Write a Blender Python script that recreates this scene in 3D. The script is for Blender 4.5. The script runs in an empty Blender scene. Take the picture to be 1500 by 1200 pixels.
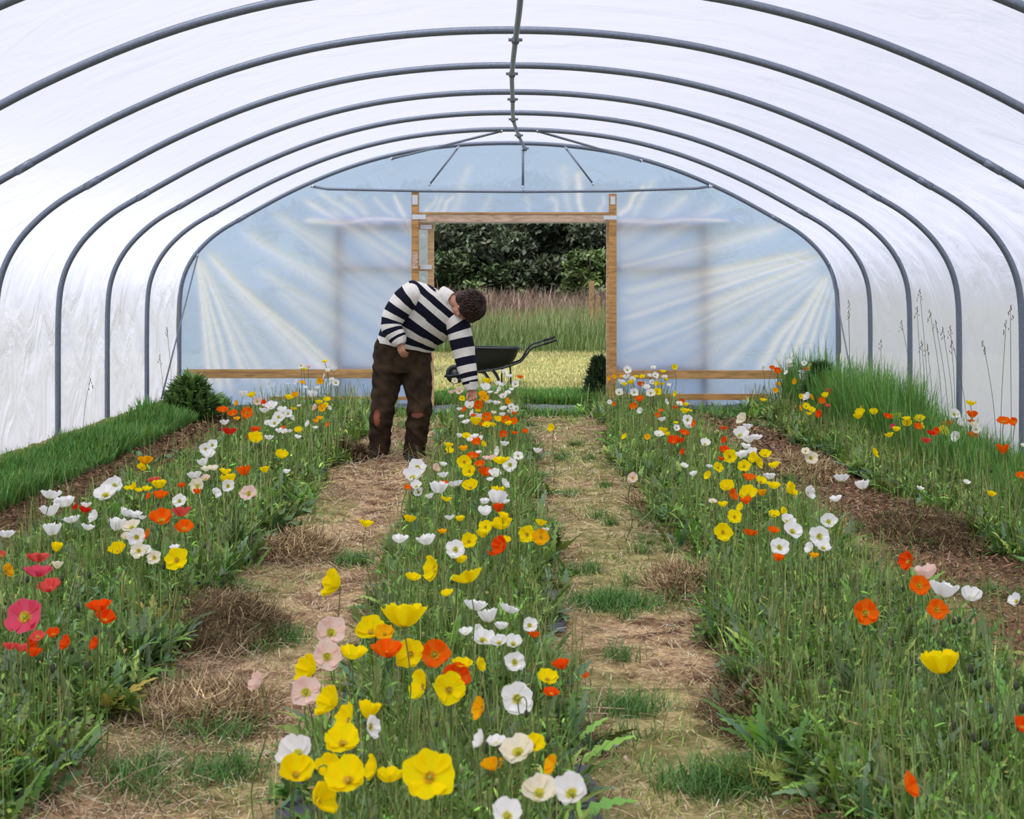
import bpy, bmesh, math, random
import numpy as np
from mathutils import Vector, Matrix, Quaternion
from mathutils.noise import noise as mnoise

random.seed(7)
RNG = np.random.default_rng(11)
SC = bpy.context.scene
C = SC.collection
PI = math.pi

# ------------------------------------------------------------------ camera, sky, exposure
F = 2270.0            # focal length in pixels of the 1500x1200 frame
CU, CV, EYE = 745.0, 413.0, 1.62
cd = bpy.data.cameras.new('camera'); cam = bpy.data.objects.new('camera', cd); C.objects.link(cam)
cam.location = (0, 0, EYE); cam.rotation_euler = (PI / 2, 0, 0)
cd.sensor_width = 36; cd.lens = 36 * F / 1500.0
cd.shift_x = (750 - CU) / 1500.0; cd.shift_y = (CV - 600) / 1500.0
cd.clip_start = 0.05; cd.clip_end = 400
cd.dof.use_dof = True; cd.dof.focus_distance = 12.5; cd.dof.aperture_fstop = 9.0
SC.camera = cam

world = bpy.data.worlds.new('overcast_sky'); SC.world = world; world.use_nodes = True
wn = world.node_tree.nodes; wl = world.node_tree.links
bg = wn['Background']
tc = wn.new('ShaderNodeTexCoord'); sx = wn.new('ShaderNodeSeparateXYZ'); rp = wn.new('ShaderNodeValToRGB')
wl.new(tc.outputs['Generated'], sx.inputs[0]); wl.new(sx.outputs['Z'], rp.inputs[0]); wl.new(rp.outputs[0], bg.inputs[0])
rp.color_ramp.elements[0].position = 0.0; rp.color_ramp.elements[0].color = (0.64, 0.76, 1.0, 1)
rp.color_ramp.elements[1].position = 0.8; rp.color_ramp.elements[1].color = (0.97, 0.955, 0.99, 1)
bg.inputs[1].default_value = 0.88
sd = bpy.data.lights.new('sun', 'SUN'); so = bpy.data.objects.new('sun', sd); C.objects.link(so)
sd.energy = 3.6; sd.angle = math.radians(32); sd.color = (1, 0.975, 0.96)
so.rotation_euler = (math.radians(22), math.radians(-14), 0)

SC.view_settings.view_transform = 'Standard'; SC.view_settings.look = 'None'
SC.view_settings.exposure = 0.5; SC.view_settings.gamma = 1.0
SC.view_settings.use_curve_mapping = False


def at(u, v, Y):
    """point of the place that the pixel (u, v) shows at the distance Y"""
    return Vector(((u - CU) * Y / F, Y, EYE - (v - CV) * Y / F))


# ------------------------------------------------------------------ helpers
def tag(o, label=None, cat=None, group=None, kind=None):
    if label: o['label'] = label
    if cat: o['category'] = cat
    if group: o['group'] = group
    if kind: o['kind'] = kind
    return o


def link(name, me, parent=None, loc=None):
    o = bpy.data.objects.new(name, me); C.objects.link(o)
    if parent is not None: o.parent = parent
    if loc is not None: o.location = loc
    return o


def empty(name, loc=(0, 0, 0), rz=0.0):
    o = bpy.data.objects.new(name, None); C.objects.link(o)
    o.location = loc; o.rotation_euler = (0, 0, rz); o.empty_display_size = 0.1
    return o


class MB:
    """collects verts / faces of ONE part"""
    def __init__(s): s.v = []; s.f = []; s.mi = []
    def add(s, vs, fs, mi=0):
        n = len(s.v); s.v += [tuple(p) for p in vs]
        s.f += [tuple(i + n for i in f) for f in fs]; s.mi += [mi] * len(fs)
    def box(s, a, b, rot=None, mi=0):
        x0, y0, z0 = a; x1, y1, z1 = b
        vs = [(x0, y0, z0), (x1, y0, z0), (x1, y1, z0), (x0, y1, z0), (x0, y0, z1), (x1, y0, z1), (x1, y1, z1), (x0, y1, z1)]
        if rot is not None: vs = [rot @ Vector(p) for p in vs]
        s.add(vs, [(0, 3, 2, 1), (4, 5, 6, 7), (0, 1, 5, 4), (1, 2, 6, 5), (2, 3, 7, 6), (3, 0, 4, 7)], mi)
    def tube(s, pts, r, n=10, caps=True, mi=0):
        pts = [Vector(p) for p in pts]; m = len(pts)
        rs = r if isinstance(r, (list, tuple)) else [r] * m
        t0 = (pts[1] - pts[0]).normalized()
        up = Vector((0, 0, 1)) if abs(t0.z) < 0.9 else Vector((1, 0, 0))
        a = t0.cross(up).normalized(); vs = []; prev = t0
        for i, p in enumerate(pts):
            if i == 0: t = t0
            elif i == m - 1: t = (pts[-1] - pts[-2]).normalized()
            else: t = (pts[i + 1] - pts[i - 1]).normalized()
            q = prev.rotation_difference(t); a = (q @ a).normalized(); prev = t
            b = t.cross(a).normalized()
            for k in range(n):
                th = 2 * PI * k / n
                vs.append(p + a * (math.cos(th) * rs[i]) + b * (math.sin(th) * rs[i]))
        fs = [(i * n + k, i * n + (k + 1) % n, (i + 1) * n + (k + 1) % n, (i + 1) * n + k) for i in range(m - 1) for k in range(n)]
        if caps: fs += [tuple(range(n - 1, -1, -1)), tuple((m - 1) * n + k for k in range(n))]
        s.add(vs, fs, mi)
    def ell(s, c, r, rot=None, nu=16, nv=10, mi=0):
        vs = []; c = Vector(c)
        for j in range(nv + 1):
            ph = PI * j / nv
            for i in range(nu):
                th = 2 * PI * i / nu
                p = Vector((r[0] * math.sin(ph) * math.cos(th), r[1] * math.sin(ph) * math.sin(th), r[2] * math.cos(ph)))
                if rot is not None: p = rot @ p
                vs.append(c + p)
        fs = [(j * nu + i, (j + 1) * nu + i, (j + 1) * nu + (i + 1) % nu, j * nu + (i + 1) % nu) for j in range(nv) for i in range(nu)]
        s.add(vs, fs, mi)
    def xf(s, M): s.v = [tuple(M @ Vector(p)) for p in s.v]; return s
    def mesh(s, name, mats, smooth=True, bevel=0.0):
        me = bpy.data.meshes.new(name); me.from_pydata(s.v, [], s.f)
        for m in (mats if isinstance(mats, (list, tuple)) else [mats]): me.materials.append(m)
        if s.mi and max(s.mi) > 0: me.polygons.foreach_set('material_index', s.mi)
        bm = bmesh.new(); bm.from_mesh(me); bmesh.ops.remove_doubles(bm, verts=bm.verts, dist=1e-6)
        if bevel > 0:
            bmesh.ops.bevel(bm, geom=[e for e in bm.edges if len(e.link_faces) == 2 and e.calc_face_angle(0) > 0.6], offset=bevel, segments=2, affect='EDGES', profile=0.6)
        bmesh.ops.recalc_face_normals(bm, faces=bm.faces); bm.to_mesh(me); bm.free()
        me.polygons.foreach_set('use_smooth', [smooth] * len(me.polygons)); me.update()
        return me
    def build(s, name, mats, parent=None, smooth=True, bevel=0.0, loc=None):
        return link(name, s.mesh(name, mats, smooth, bevel), parent, loc)


def npmesh(name, V, Fq, mat, col=None, smooth=False, attrs=None):
    """fast mesh out of numpy arrays: V (n,3), Fq (m,4) quads"""
    me = bpy.data.meshes.new(name); n, m = len(V), len(Fq)
    me.vertices.add(n); me.vertices.foreach_set('co', np.ascontiguousarray(V, dtype=np.float32).ravel())
    me.loops.add(m * 4); me.loops.foreach_set('vertex_index', np.ascontiguousarray(Fq, dtype=np.int32).ravel())
    me.polygons.add(m); me.polygons.foreach_set('loop_start', np.arange(0, m * 4, 4, dtype=np.int32))
    me.polygons.foreach_set('loop_total', np.full(m, 4, dtype=np.int32))
    me.polygons.foreach_set('use_smooth', np.full(m, smooth, dtype=bool))
    me.materials.append(mat); me.update(calc_edges=True)
    if col is not None:
        a = me.color_attributes.new('Col', 'FLOAT_COLOR', 'POINT')
        c4 = np.ones((n, 4), dtype=np.float32); c4[:, :3] = col; a.data.foreach_set('color', c4.ravel())
    for k, arr in (attrs or {}).items():
        a = me.attributes.new(k, 'FLOAT', 'POINT'); a.data.foreach_set('value', np.ascontiguousarray(arr, dtype=np.float32))
    return me


def vnoise(x, y, seed=0):
    """smooth value noise, vectorised, -1..1"""
    x = np.asarray(x, dtype=np.float64); y = np.asarray(y, dtype=np.float64)
    xi = np.floor(x).astype(np.int64); yi = np.floor(y).astype(np.int64); xf = x - xi; yf = y - yi
    def h(a, b):
        n = (a * 374761393 + b * 668265263 + seed * 974634777) & 0xffffffff
        n = ((n ^ (n >> 13)) * 1274126177) & 0xffffffff
        return ((n ^ (n >> 16)) & 0xffff) / 32767.5 - 1.0
    u = xf * xf * (3 - 2 * xf); w = yf * yf * (3 - 2 * yf)
    return (h(xi, yi) * (1 - u) + h(xi + 1, yi) * u) * (1 - w) + (h(xi, yi + 1) * (1 - u) + h(xi + 1, yi + 1) * u) * w


def fbm(x, y, seed=0, o=3):
    r = 0; a = 1.0; t = 0
    for k in range(o):
        r = r + a * vnoise(x * 2 ** k, y * 2 ** k, seed + k * 17); t += a; a *= 0.55
    return r / t


def sstep(a, b, x): t = np.clip((x - a) / (b - a), 0, 1); return t * t * (3 - 2 * t)


def ribbons(P, head, lean, L, W, prof, bend, col, tipcol=None, flat=None):
    """curved leaf / blade / straw strips.  P (n,3) roots, head (n) compass angle, lean (n) angle from vertical at the
    root, bend (n) how much more it leans by the tip, prof width profile along the strip; returns V, F, colours"""
    n = len(P); k = len(prof); ts = np.linspace(0, 1, k)
    d = np.stack([np.cos(head), np.sin(head)], 1); side = np.stack([-np.sin(head), np.cos(head), np.zeros(n)], 1)
    if flat is not None:
        side = side * np.cos(flat)[:, None]; side[:, 2] = np.sin(flat)
    pos = P.astype(np.float64).copy(); V = np.zeros((n, k, 2, 3)); Cc = np.zeros((n, k, 2, 3))
    for i, t in enumerate(ts):
        if i:
            ang = lean + bend * (ts[i - 1] + ts[i]) / 2; st = (L / (k - 1))[:, None]
            pos = pos + st * np.concatenate([d * np.sin(ang)[:, None], np.cos(ang)[:, None]], 1)
        w = (W * prof[i] / 2)[:, None]
        V[:, i, 0] = pos - side * w; V[:, i, 1] = pos + side * w
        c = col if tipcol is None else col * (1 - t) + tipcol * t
        Cc[:, i, 0] = c; Cc[:, i, 1] = c
    base = (np.arange(n) * k * 2)[:, None] + (np.arange(k - 1) * 2)[None, :]
    Fq = np.stack([base, base + 1, base + 3, base + 2], 2).reshape(-1, 4)
    return V.reshape(-1, 3), Fq, Cc.reshape(-1, 3)


def join(parts):
    V = []; Fq = []; Cc = []; o = 0
    for v, f, c in parts:
        V.append(v); Fq.append(f + o); Cc.append(c); o += len(v)
    return np.concatenate(V), np.concatenate(Fq), np.concatenate(Cc)


def jit(base, n, s=0.18, hs=0.06):
    """n colours scattered about a base colour"""
    b = np.array(base)[None, :] * np.exp(RNG.normal(0, s, (n, 1))) * np.exp(RNG.normal(0, hs, (n, 3)))
    return np.clip(b, 0.003, 0.95)


# ------------------------------------------------------------------ materials
def new_mat(name):
    m = bpy.data.materials.new(name); m.use_nodes = True
    nt = m.node_tree; nt.nodes.clear(); out = nt.nodes.new('ShaderNodeOutputMaterial')
    return m, nt, out


def N(nt, t, **kw):
    n = nt.nodes.new(t)
    for k, v in kw.items(): setattr(n, k, v)
    return n


def pbsdf(name, col, rough=0.6, metal=0.0, nscale=0, namt=0.25, bump=0.0, bscale=60, spec=0.4, coord='Object', stretch=(1, 1, 1), col2=None):
    m, nt, out = new_mat(name); b = N(nt, 'ShaderNodeBsdfPrincipled'); nt.links.new(b.outputs[0], out.inputs[0])
    b.inputs['Roughness'].default_value = rough; b.inputs['Metallic'].default_value = metal
    b.inputs['Specular IOR Level'].default_value = spec; b.inputs['Base Color'].default_value = (*col, 1)
    if nscale or bump:
        tcn = N(nt, 'ShaderNodeTexCoord'); mp = N(nt, 'ShaderNodeMapping'); mp.inputs['Scale'].default_value = stretch
        nt.links.new(tcn.outputs[coord], mp.inputs[0])
    if nscale:
        nz = N(nt, 'ShaderNodeTexNoise'); nz.inputs['Scale'].default_value = nscale; nz.inputs['Detail'].default_value = 6
        nt.links.new(mp.outputs[0], nz.inputs[0]); r = N(nt, 'ShaderNodeValToRGB')
        lo = col2 if col2 else [c * (1 - namt) for c in col]; hi = col if col2 else [min(1, c * (1 + namt)) for c in col]
        r.color_ramp.elements[0].position = 0.35; r.color_ramp.elements[1].position = 0.65
        r.color_ramp.elements[0].color = (*lo, 1); r.color_ramp.elements[1].color = (*hi, 1)
        nt.links.new(nz.outputs[0], r.inputs[0]); nt.links.new(r.outputs[0], b.inputs['Base Color'])
    if bump:
        nb = N(nt, 'ShaderNodeTexNoise'); nb.inputs['Scale'].default_value = bscale; nt.links.new(mp.outputs[0], nb.inputs[0])
        bp = N(nt, 'ShaderNodeBump'); bp.inputs['Strength'].default_value = bump; bp.inputs['Distance'].default_value = 0.01
        nt.links.new(nb.outputs[0], bp.inputs['Height']); nt.links.new(bp.outputs[0], b.inputs['Normal'])
    return m


def leafmat(name, tr=0.35, rough=0.55, gloss=0.05):
    """colour attribute x diffuse + translucent, a little sheen"""
    m, nt, out = new_mat(name); a = N(nt, 'ShaderNodeAttribute', attribute_name='Col')
    d = N(nt, 'ShaderNodeBsdfDiffuse'); t = N(nt, 'ShaderNodeBsdfTranslucent'); g = N(nt, 'ShaderNodeBsdfGlossy')
    mx = N(nt, 'ShaderNodeMixShader'); mg = N(nt, 'ShaderNodeMixShader'); g.inputs['Roughness'].default_value = rough
    mx.inputs[0].default_value = tr; mg.inputs[0].default_value = gloss
    nt.links.new(a.outputs['Color'], d.inputs[0]); nt.links.new(a.outputs['Color'], t.inputs[0])
    nt.links.new(d.outputs[0], mx.inputs[1]); nt.links.new(t.outputs[0], mx.inputs[2])
    nt.links.new(mx.outputs[0], mg.inputs[1]); nt.links.new(g.outputs[0], mg.inputs[2]); nt.links.new(mg.outputs[0], out.inputs[0])
    return m


def petalmat(name, col, base, tr=0.45):
    m, nt, out = new_mat(name); a = N(nt, 'ShaderNodeAttribute', attribute_name='rad')
    r = N(nt, 'ShaderNodeValToRGB'); r.color_ramp.elements[0].position = 0.12; r.color_ramp.elements[1].position = 0.42
    r.color_ramp.elements[0].color = (*base, 1); r.color_ramp.elements[1].color = (*col, 1)
    nt.links.new(a.outputs['Fac'], r.inputs[0])
    d = N(nt, 'ShaderNodeBsdfDiffuse'); t = N(nt, 'ShaderNodeBsdfTranslucent'); mx = N(nt, 'ShaderNodeMixShader'); mx.inputs[0].default_value = tr
    nt.links.new(r.outputs[0], d.inputs[0]); nt.links.new(r.outputs[0], t.inputs[0])
    nt.links.new(d.outputs[0], mx.inputs[1]); nt.links.new(t.outputs[0], mx.inputs[2]); nt.links.new(mx.outputs[0], out.inputs[0])
    return m


def filmmat(name, col, diff, clear, fold_glint=False, bscale=2.2, bstr=0.35, side=None):
    """greenhouse film: translucent sheet with creases; 'fold' marks where the sheet lies doubled, plus the painted highlight of the door track"""
    m, nt, out = new_mat(name)
    tcn = N(nt, 'ShaderNodeTexCoord'); mp = N(nt, 'ShaderNodeMapping'); mp.inputs['Scale'].default_value = (1, 1.6, 1)
    mp.inputs['Rotation'].default_value = (0.2, 0.3, 0.5)
    nz = N(nt, 'ShaderNodeTexNoise'); nz.inputs['Scale'].default_value = bscale; nz.inputs['Detail'].default_value = 4; nz.inputs['Distortion'].default_value = 1.2
    bp = N(nt, 'ShaderNodeBump'); bp.inputs['Strength'].default_value = bstr; bp.inputs['Distance'].default_value = 0.08
    nt.links.new(tcn.outputs['Object'], mp.inputs[0]); nt.links.new(mp.outputs[0], nz.inputs[0])
    nt.links.new(nz.outputs[0], bp.inputs['Height'])
    t = N(nt, 'ShaderNodeBsdfTranslucent'); d = N(nt, 'ShaderNodeBsdfDiffuse'); c = N(nt, 'ShaderNodeBsdfTransparent'); g = N(nt, 'ShaderNodeBsdfGlossy')
    t.inputs[0].default_value = (*col, 1); d.inputs[0].default_value = (0.93, 0.93, 0.95, 1); g.inputs['Roughness'].default_value = 0.3
    c.inputs[0].default_value = (0.93, 0.96, 1, 1)
    for n_ in (t, d, g): nt.links.new(bp.outputs[0], n_.inputs['Normal'])
    m1 = N(nt, 'ShaderNodeMixShader'); m2 = N(nt, 'ShaderNodeMixShader'); m3 = N(nt, 'ShaderNodeMixShader')
    m1.inputs[0].default_value = diff; m2.inputs[0].default_value = clear; m3.inputs[0].default_value = 0.04
    nt.links.new(t.outputs[0], m1.inputs[1]); nt.links.new(d.outputs[0], m1.inputs[2])
    nt.links.new(m1.outputs[0], m2.inputs[1]); nt.links.new(c.outputs[0], m2.inputs[2])
    nt.links.new(m2.outputs[0], m3.inputs[1]); nt.links.new(g.outputs[0], m3.inputs[2]); nt.links.new(m3.outputs[0], out.inputs[0])
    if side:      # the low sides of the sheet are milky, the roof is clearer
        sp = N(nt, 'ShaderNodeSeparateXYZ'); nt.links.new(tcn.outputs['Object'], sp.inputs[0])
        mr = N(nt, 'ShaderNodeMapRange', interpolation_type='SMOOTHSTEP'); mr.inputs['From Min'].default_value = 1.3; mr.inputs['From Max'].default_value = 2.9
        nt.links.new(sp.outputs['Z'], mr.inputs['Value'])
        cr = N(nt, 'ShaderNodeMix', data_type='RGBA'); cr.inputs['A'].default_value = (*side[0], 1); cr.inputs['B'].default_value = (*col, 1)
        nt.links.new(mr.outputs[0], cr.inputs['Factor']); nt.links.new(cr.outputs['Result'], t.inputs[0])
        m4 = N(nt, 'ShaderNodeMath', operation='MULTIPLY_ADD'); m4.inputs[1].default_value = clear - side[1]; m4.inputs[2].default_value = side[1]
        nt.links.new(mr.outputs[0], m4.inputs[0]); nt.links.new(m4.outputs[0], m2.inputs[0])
    if fold_glint:
        a = N(nt, 'ShaderNodeAttribute', attribute_name='fold_glint')
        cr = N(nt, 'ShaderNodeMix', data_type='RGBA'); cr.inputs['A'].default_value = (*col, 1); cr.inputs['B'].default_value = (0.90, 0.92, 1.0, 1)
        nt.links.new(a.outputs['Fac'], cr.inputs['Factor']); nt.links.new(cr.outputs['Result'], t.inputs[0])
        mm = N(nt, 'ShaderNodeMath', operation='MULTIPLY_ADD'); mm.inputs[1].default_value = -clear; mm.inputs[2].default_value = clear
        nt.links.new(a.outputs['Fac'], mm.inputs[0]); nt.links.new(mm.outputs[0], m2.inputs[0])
    return m


M = dict(
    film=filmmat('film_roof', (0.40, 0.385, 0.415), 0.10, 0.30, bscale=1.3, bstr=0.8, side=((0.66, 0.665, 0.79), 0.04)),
    film_end=filmmat('film_end', (0.52, 0.67, 0.95), 0.08, 0.08, fold_glint=True, bscale=3, bstr=0.5),
    film_door=filmmat('film_door', (0.80, 0.88, 1.0), 0.10, 0.45, bscale=4, bstr=0.6),
    steel=pbsdf('galvanised_steel', (0.19, 0.22, 0.28), 0.45, 0.55, nscale=45, namt=0.10, bump=0.1, spec=0.5),
    bracket=pbsdf('bright_zinc', (0.72, 0.76, 0.80), 0.35, 0.4, nscale=80, namt=0.12),
    wood=pbsdf('pine', (0.50, 0.27, 0.09), 0.7, nscale=5, namt=0.28, bump=0.3, stretch=(1, 1, 8)),
    woodh=pbsdf('pine_rail', (0.50, 0.29, 0.11), 0.7, nscale=5, namt=0.28, bump=0.3, stretch=(1, 8, 8)),
    woodpale=pbsdf('pale_board', (0.60, 0.42, 0.30), 0.75, nscale=7, namt=0.25, bump=0.3, stretch=(1, 6, 6)),
    wooddoor=pbsdf('door_timber', (0.60, 0.38, 0.20), 0.7, nscale=6, namt=0.25, stretch=(1, 1, 6)),
    post=pbsdf('old_fence_wood', (0.24, 0.15, 0.07), 0.85, nscale=14, namt=0.4, bump=0.5, stretch=(3, 3, 1)),
    membrane=pbsdf('woven_membrane', (0.085, 0.09, 0.125), 0.5, nscale=180, namt=0.35, bump=0.5, bscale=300, spec=0.5),
    rubber=pbsdf('black_plastic', (0.008, 0.009, 0.012), 0.6, spec=0.25, bump=0.05),
    tubin=pbsdf('dusty_plastic', (0.018, 0.011, 0.012), 0.6, nscale=6, namt=0.5),
    barrow=pbsdf('dark_paint', (0.008, 0.012, 0.02), 0.5, spec=0.25),
    leaf=leafmat('leafage', 0.28), grass=leafmat('grass_blades', 0.3, gloss=0.04), straw=leafmat('dry_straw', 0.12, gloss=0.02),
    tree=leafmat('tree_leafage', 0.25, gloss=0.03),
    stem=pbsdf('stem_green', (0.10, 0.17, 0.035), 0.6), bud=pbsdf('bud_dark', (0.045, 0.055, 0.03), 0.7, nscale=200, namt=0.5),
    budg=pbsdf('bud_green', (0.22, 0.27, 0.09), 0.7, nscale=200, namt=0.4), bark=pbsdf('bark', (0.07, 0.05, 0.035), 0.9, nscale=12, namt=0.4, bump=0.6),
    stamen=pbsdf('stamens', (0.72, 0.62, 0.03), 0.7), ovary=pbsdf('ovary', (0.30, 0.38, 0.05), 0.6),
    stamen_dark=pbsdf('stamens_deep', (0.75, 0.40, 0.02), 0.7),
    skin=pbsdf('skin', (0.48, 0.23, 0.15), 0.55, nscale=20, namt=0.1), skin2=pbsdf('skin_knee', (0.40, 0.13, 0.08), 0.6),
    white_wool=pbsdf('cream_wool', (0.80, 0.77, 0.72), 0.95, nscale=40, namt=0.06, bump=0.8, bscale=170, spec=0.1),
    navy_wool=pbsdf('navy_wool', (0.012, 0.013, 0.028), 0.95, nscale=40, namt=0.2, bump=0.8, bscale=170, spec=0.1),
    cord=pbsdf('brown_corduroy', (0.060, 0.039, 0.022), 0.9, nscale=9, namt=0.2, bump=0.7, bscale=120, spec=0.15, col2=(0.022, 0.014, 0.009)),
    hair=pbsdf('dark_brown_hair', (0.028, 0.013, 0.008), 0.5, nscale=60, namt=0.45, spec=0.3),
    boot=pbsdf('boot_leather', (0.02, 0.015, 0.012), 0.6),
)

# ------------------------------------------------------------------ tunnel profile
PROF = [(0, 3.42), (0.7, 3.39), (1.4, 3.29), (2.1, 3.095), (2.8, 2.80), (3.43, 2.46), (3.75, 2.27), (3.98, 2.07), (4.13, 1.87), (4.22, 1.66), (4.26, 1.42), (4.27, 1.0), (4.27, 0.5), (4.27, -0.05)]


def catmull(pts, sub=6):
    P = [Vector(p) for p in pts]; out = []
    for i in range(len(P) - 1):
        p0 = P[max(i - 1, 0)]; p1 = P[i]; p2 = P[i + 1]; p3 = P[min(i + 2, len(P) - 1)]
        for k in range(sub):
            t = k / sub
            out.append(0.5 * ((2 * p1) + (p2 - p0) * t + (2 * p0 - 5 * p1 + 4 * p2 - p3) * t * t + (3 * p1 - p0 - 3 * p2 + p3) * t ** 3))
    out.append(P[-1]); return out


half = [(p.x, p.y) for p in catmull([Vector((a, b, 0)) for a, b in [(-0.7, 3.39)] + PROF], 5)][5:]
FULL = [(-x, z) for x, z in reversed(half[1:])] + half        # left foot -> apex -> right foot
SP = 1.804; HY = [SP * (k + 0.14) for k in range(-1, 12)]                 # last one = 20.1
YE = HY[-1]


def roof_z(x):
    xs = [p[0] for p in half if p[1] > 1.45]; zs = [p[1] for p in half if p[1] > 1.45]
    return np.interp(np.abs(x), xs, zs)


# ------------------------------------------------------------------ ground (inside)
HEAPS = [  # dry weed heaps: x, y, radius, height, long
    (-1.36, 7.2, 0.34, 0.15, 1.6), (-1.28, 9.3, 0.26, 0.10, 1.8), (-1.15, 5.9, 0.26, 0.07, 1.3), (-1.50, 14.2, 0.24, 0.13, 1.2),
    (1.02, 5.75, 0.30, 0.12, 1.7), (0.96, 8.2, 0.22, 0.09, 2.0), (1.06, 11.2, 0.2, 0.06, 2.2), (2.72, 9.9, 0.42, 0.14, 1.8), (2.5, 13.3, 0.35, 0.08, 2.6), (1.12, 4.55, 0.25, 0.1, 1.0)]


def ground_h(x, y):
    h = 0.018 * fbm(x * 2.2, y * 2.2, 3) + 0.012 * fbm(x * 9, y * 9, 5)
    h = h + 0.16 * sstep(3.45, 4.2, np.abs(x)) + 0.03 * np.exp(-((x + 2.1) / 0.6) ** 2) + 0.03 * np.exp(-((x + 0.2) / 0.4) ** 2) + 0.03 * np.exp(-((x - 1.5) / 0.5) ** 2)
    h = h - 0.02 * np.exp(-((x + 1.0) / 0.3) ** 2)
    return h


def bed_mask(x, y):
    e = 0.22 * fbm(x * 1.1 + 7, y * 1.1, 21) + 0.06 * fbm(x * 5, y * 5, 23)
    def band(a, b): return sstep(a - 0.10, a + 0.12, x + e) * (1 - sstep(b - 0.12, b + 0.10, x - e))
    b = np.maximum(np.maximum(band(-2.75, -1.5), band(-0.58, 0.16)), np.maximum(band(1.03, 1.95), band(2.98, 3.8)))
    return b * (1 - sstep(18.9, 19.5, y))


def soil_mask(x, y):
    e = 0.15 * fbm(x * 1.3, y * 0.9, 31)
    a = sstep(-3.85, -3.6, x + e) * (1 - sstep(-2.95, -2.7, x + e))
    b = sstep(2.1, 2.3, x + e) * (1 - sstep(2.85, 3.05, x + e)) * 0.8
    return np.maximum(a, b) * (1 - sstep(18.6, 19.4, y))


def green_mask(x, y):
    n = fbm(x * 1.25 + 3, y * 1.0, 41, 4)
    g = sstep(-0.12, 0.28, n + 0.16 * ((x > 0.2) & (x < 1.0)) + 0.10 * sstep(9, 15, y) * (x > 0) - 0.05 * (x < -0.6))
    g = np.maximum(g, sstep(3.45, 3.75, np.abs(x)))
    return g * (1 - 0.85 * soil_mask(x, y))


def inside_mat():
    m, nt, out = new_mat('tunnel_earth'); b = N(nt, 'ShaderNodeBsdfPrincipled'); nt.links.new(b.outputs[0], out.inputs[0])
    b.inputs['Roughness'].default_value = 0.95; b.inputs['Specular IOR Level'].default_value = 0.1
    tcn = N(nt, 'ShaderNodeTexCoord')
    def nz(s, d=6, dist=0.0, sc=(1, 1, 1)):
        mp = N(nt, 'ShaderNodeMapping'); mp.inputs['Scale'].default_value = sc; nt.links.new(tcn.outputs['Object'], mp.inputs[0])
        n_ = N(nt, 'ShaderNodeTexNoise'); n_.inputs['Scale'].default_value = s; n_.inputs['Detail'].default_value = d; n_.inputs['Distortion'].default_value = dist
        nt.links.new(mp.outputs[0], n_.inputs[0]); return n_
    def ramp(src, p0, c0, p1, c1):
        r = N(nt, 'ShaderNodeValToRGB'); r.color_ramp.elements[0].position = p0; r.color_ramp.elements[1].position = p1
        r.color_ramp.elements[0].color = (*c0, 1); r.color_ramp.elements[1].color = (*c1, 1); nt.links.new(src, r.inputs[0]); return r.outputs[0]
    def mix(f, a, c):
        x = N(nt, 'ShaderNodeMix', data_type='RGBA'); nt.links.new(f, x.inputs['Factor']); nt.links.new(a, x.inputs['A']); nt.links.new(c, x.inputs['B']); return x.outputs['Result']
    n1 = nz(28, 8, 1.5); n2 = nz(5, 5, 0.6); n3 = nz(90, 4, 2.0)
    straw = ramp(n1.outputs[0], 0.35, (0.30, 0.18, 0.10), 0.65, (0.78, 0.56, 0.32))
    soil = ramp(n1.outputs[0], 0.35, (0.085, 0.042, 0.026), 0.68, (0.26, 0.135, 0.08))
    grn = ramp(n3.outputs[0], 0.3, (0.13, 0.18, 0.05), 0.7, (0.38, 0.42, 0.13))
    earth = ramp(n1.outputs[0], 0.35, (0.05, 0.042, 0.022), 0.65, (0.17, 0.13, 0.07))
    base = mix(ramp(n2.outputs[0], 0.42, (0, 0, 0), 0.62, (1, 1, 1)), straw, soil)
    def att(nm): a = N(nt, 'ShaderNodeAttribute', attribute_name=nm); return a.outputs['Fac']
    base = mix(att('soil'), base, soil); base = mix(att('green'), base, grn); base = mix(att('bed'), base, earth)
    nt.links.new(base, b.inputs['Base Color'])
    bp = N(nt, 'ShaderNodeBump'); bp.inputs['Strength'].default_value = 0.8; bp.inputs['Distance'].default_value = 0.02
    nt.links.new(n1.outputs[0], bp.inputs['Height']); nt.links.new(bp.outputs[0], b.inputs['Normal'])
    return m


def grid(xs, ys):
    X, Y = np.meshgrid(xs, ys); nx = len(xs); ny = len(ys)
    i = (np.arange(ny - 1)[:, None] * nx + np.arange(nx - 1)[None, :]).ravel()
    return X.ravel(), Y.ravel(), np.stack([i, i + 1, i + 1 + nx, i + nx], 1)


gx, gy, gf = grid(np.linspace(-4.5, 4.5, 260), np.linspace(-6, 20.35, 640))
gme = npmesh('floor', np.stack([gx, gy, ground_h(gx, gy)], 1), gf, inside_mat(), smooth=True,
             attrs={'soil': soil_mask(gx, gy), 'green': green_mask(gx, gy) * 0.45, 'bed': bed_mask(gx, gy) * 0.85})
floor = link('floor', gme); tag(floor, 'bare and mown earth floor of the flower tunnel', 'floor', kind='structure')

# outside ground
fieldm = pbsdf('field_turf', (0.36, 0.33, 0.14), 0.95, nscale=3.0, namt=0.3, bump=0.4, bscale=30, spec=0.1, col2=(0.22, 0.23, 0.08))
ox, oy, of = grid(np.linspace(-60, 60, 121), np.linspace(-30, 100, 131))
oz = -0.03 + 0.03 * fbm(ox * 0.4, oy * 0.4, 8); ins = (np.abs(ox) < 4.6) & (oy < 20.5); oz = np.where(ins, -0.15, oz)
outg = link('ground', npmesh('ground', np.stack([ox, oy, oz], 1), of, fieldm, smooth=True)); tag(outg, 'mown meadow around the tunnel', 'ground', kind='structure')

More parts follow.
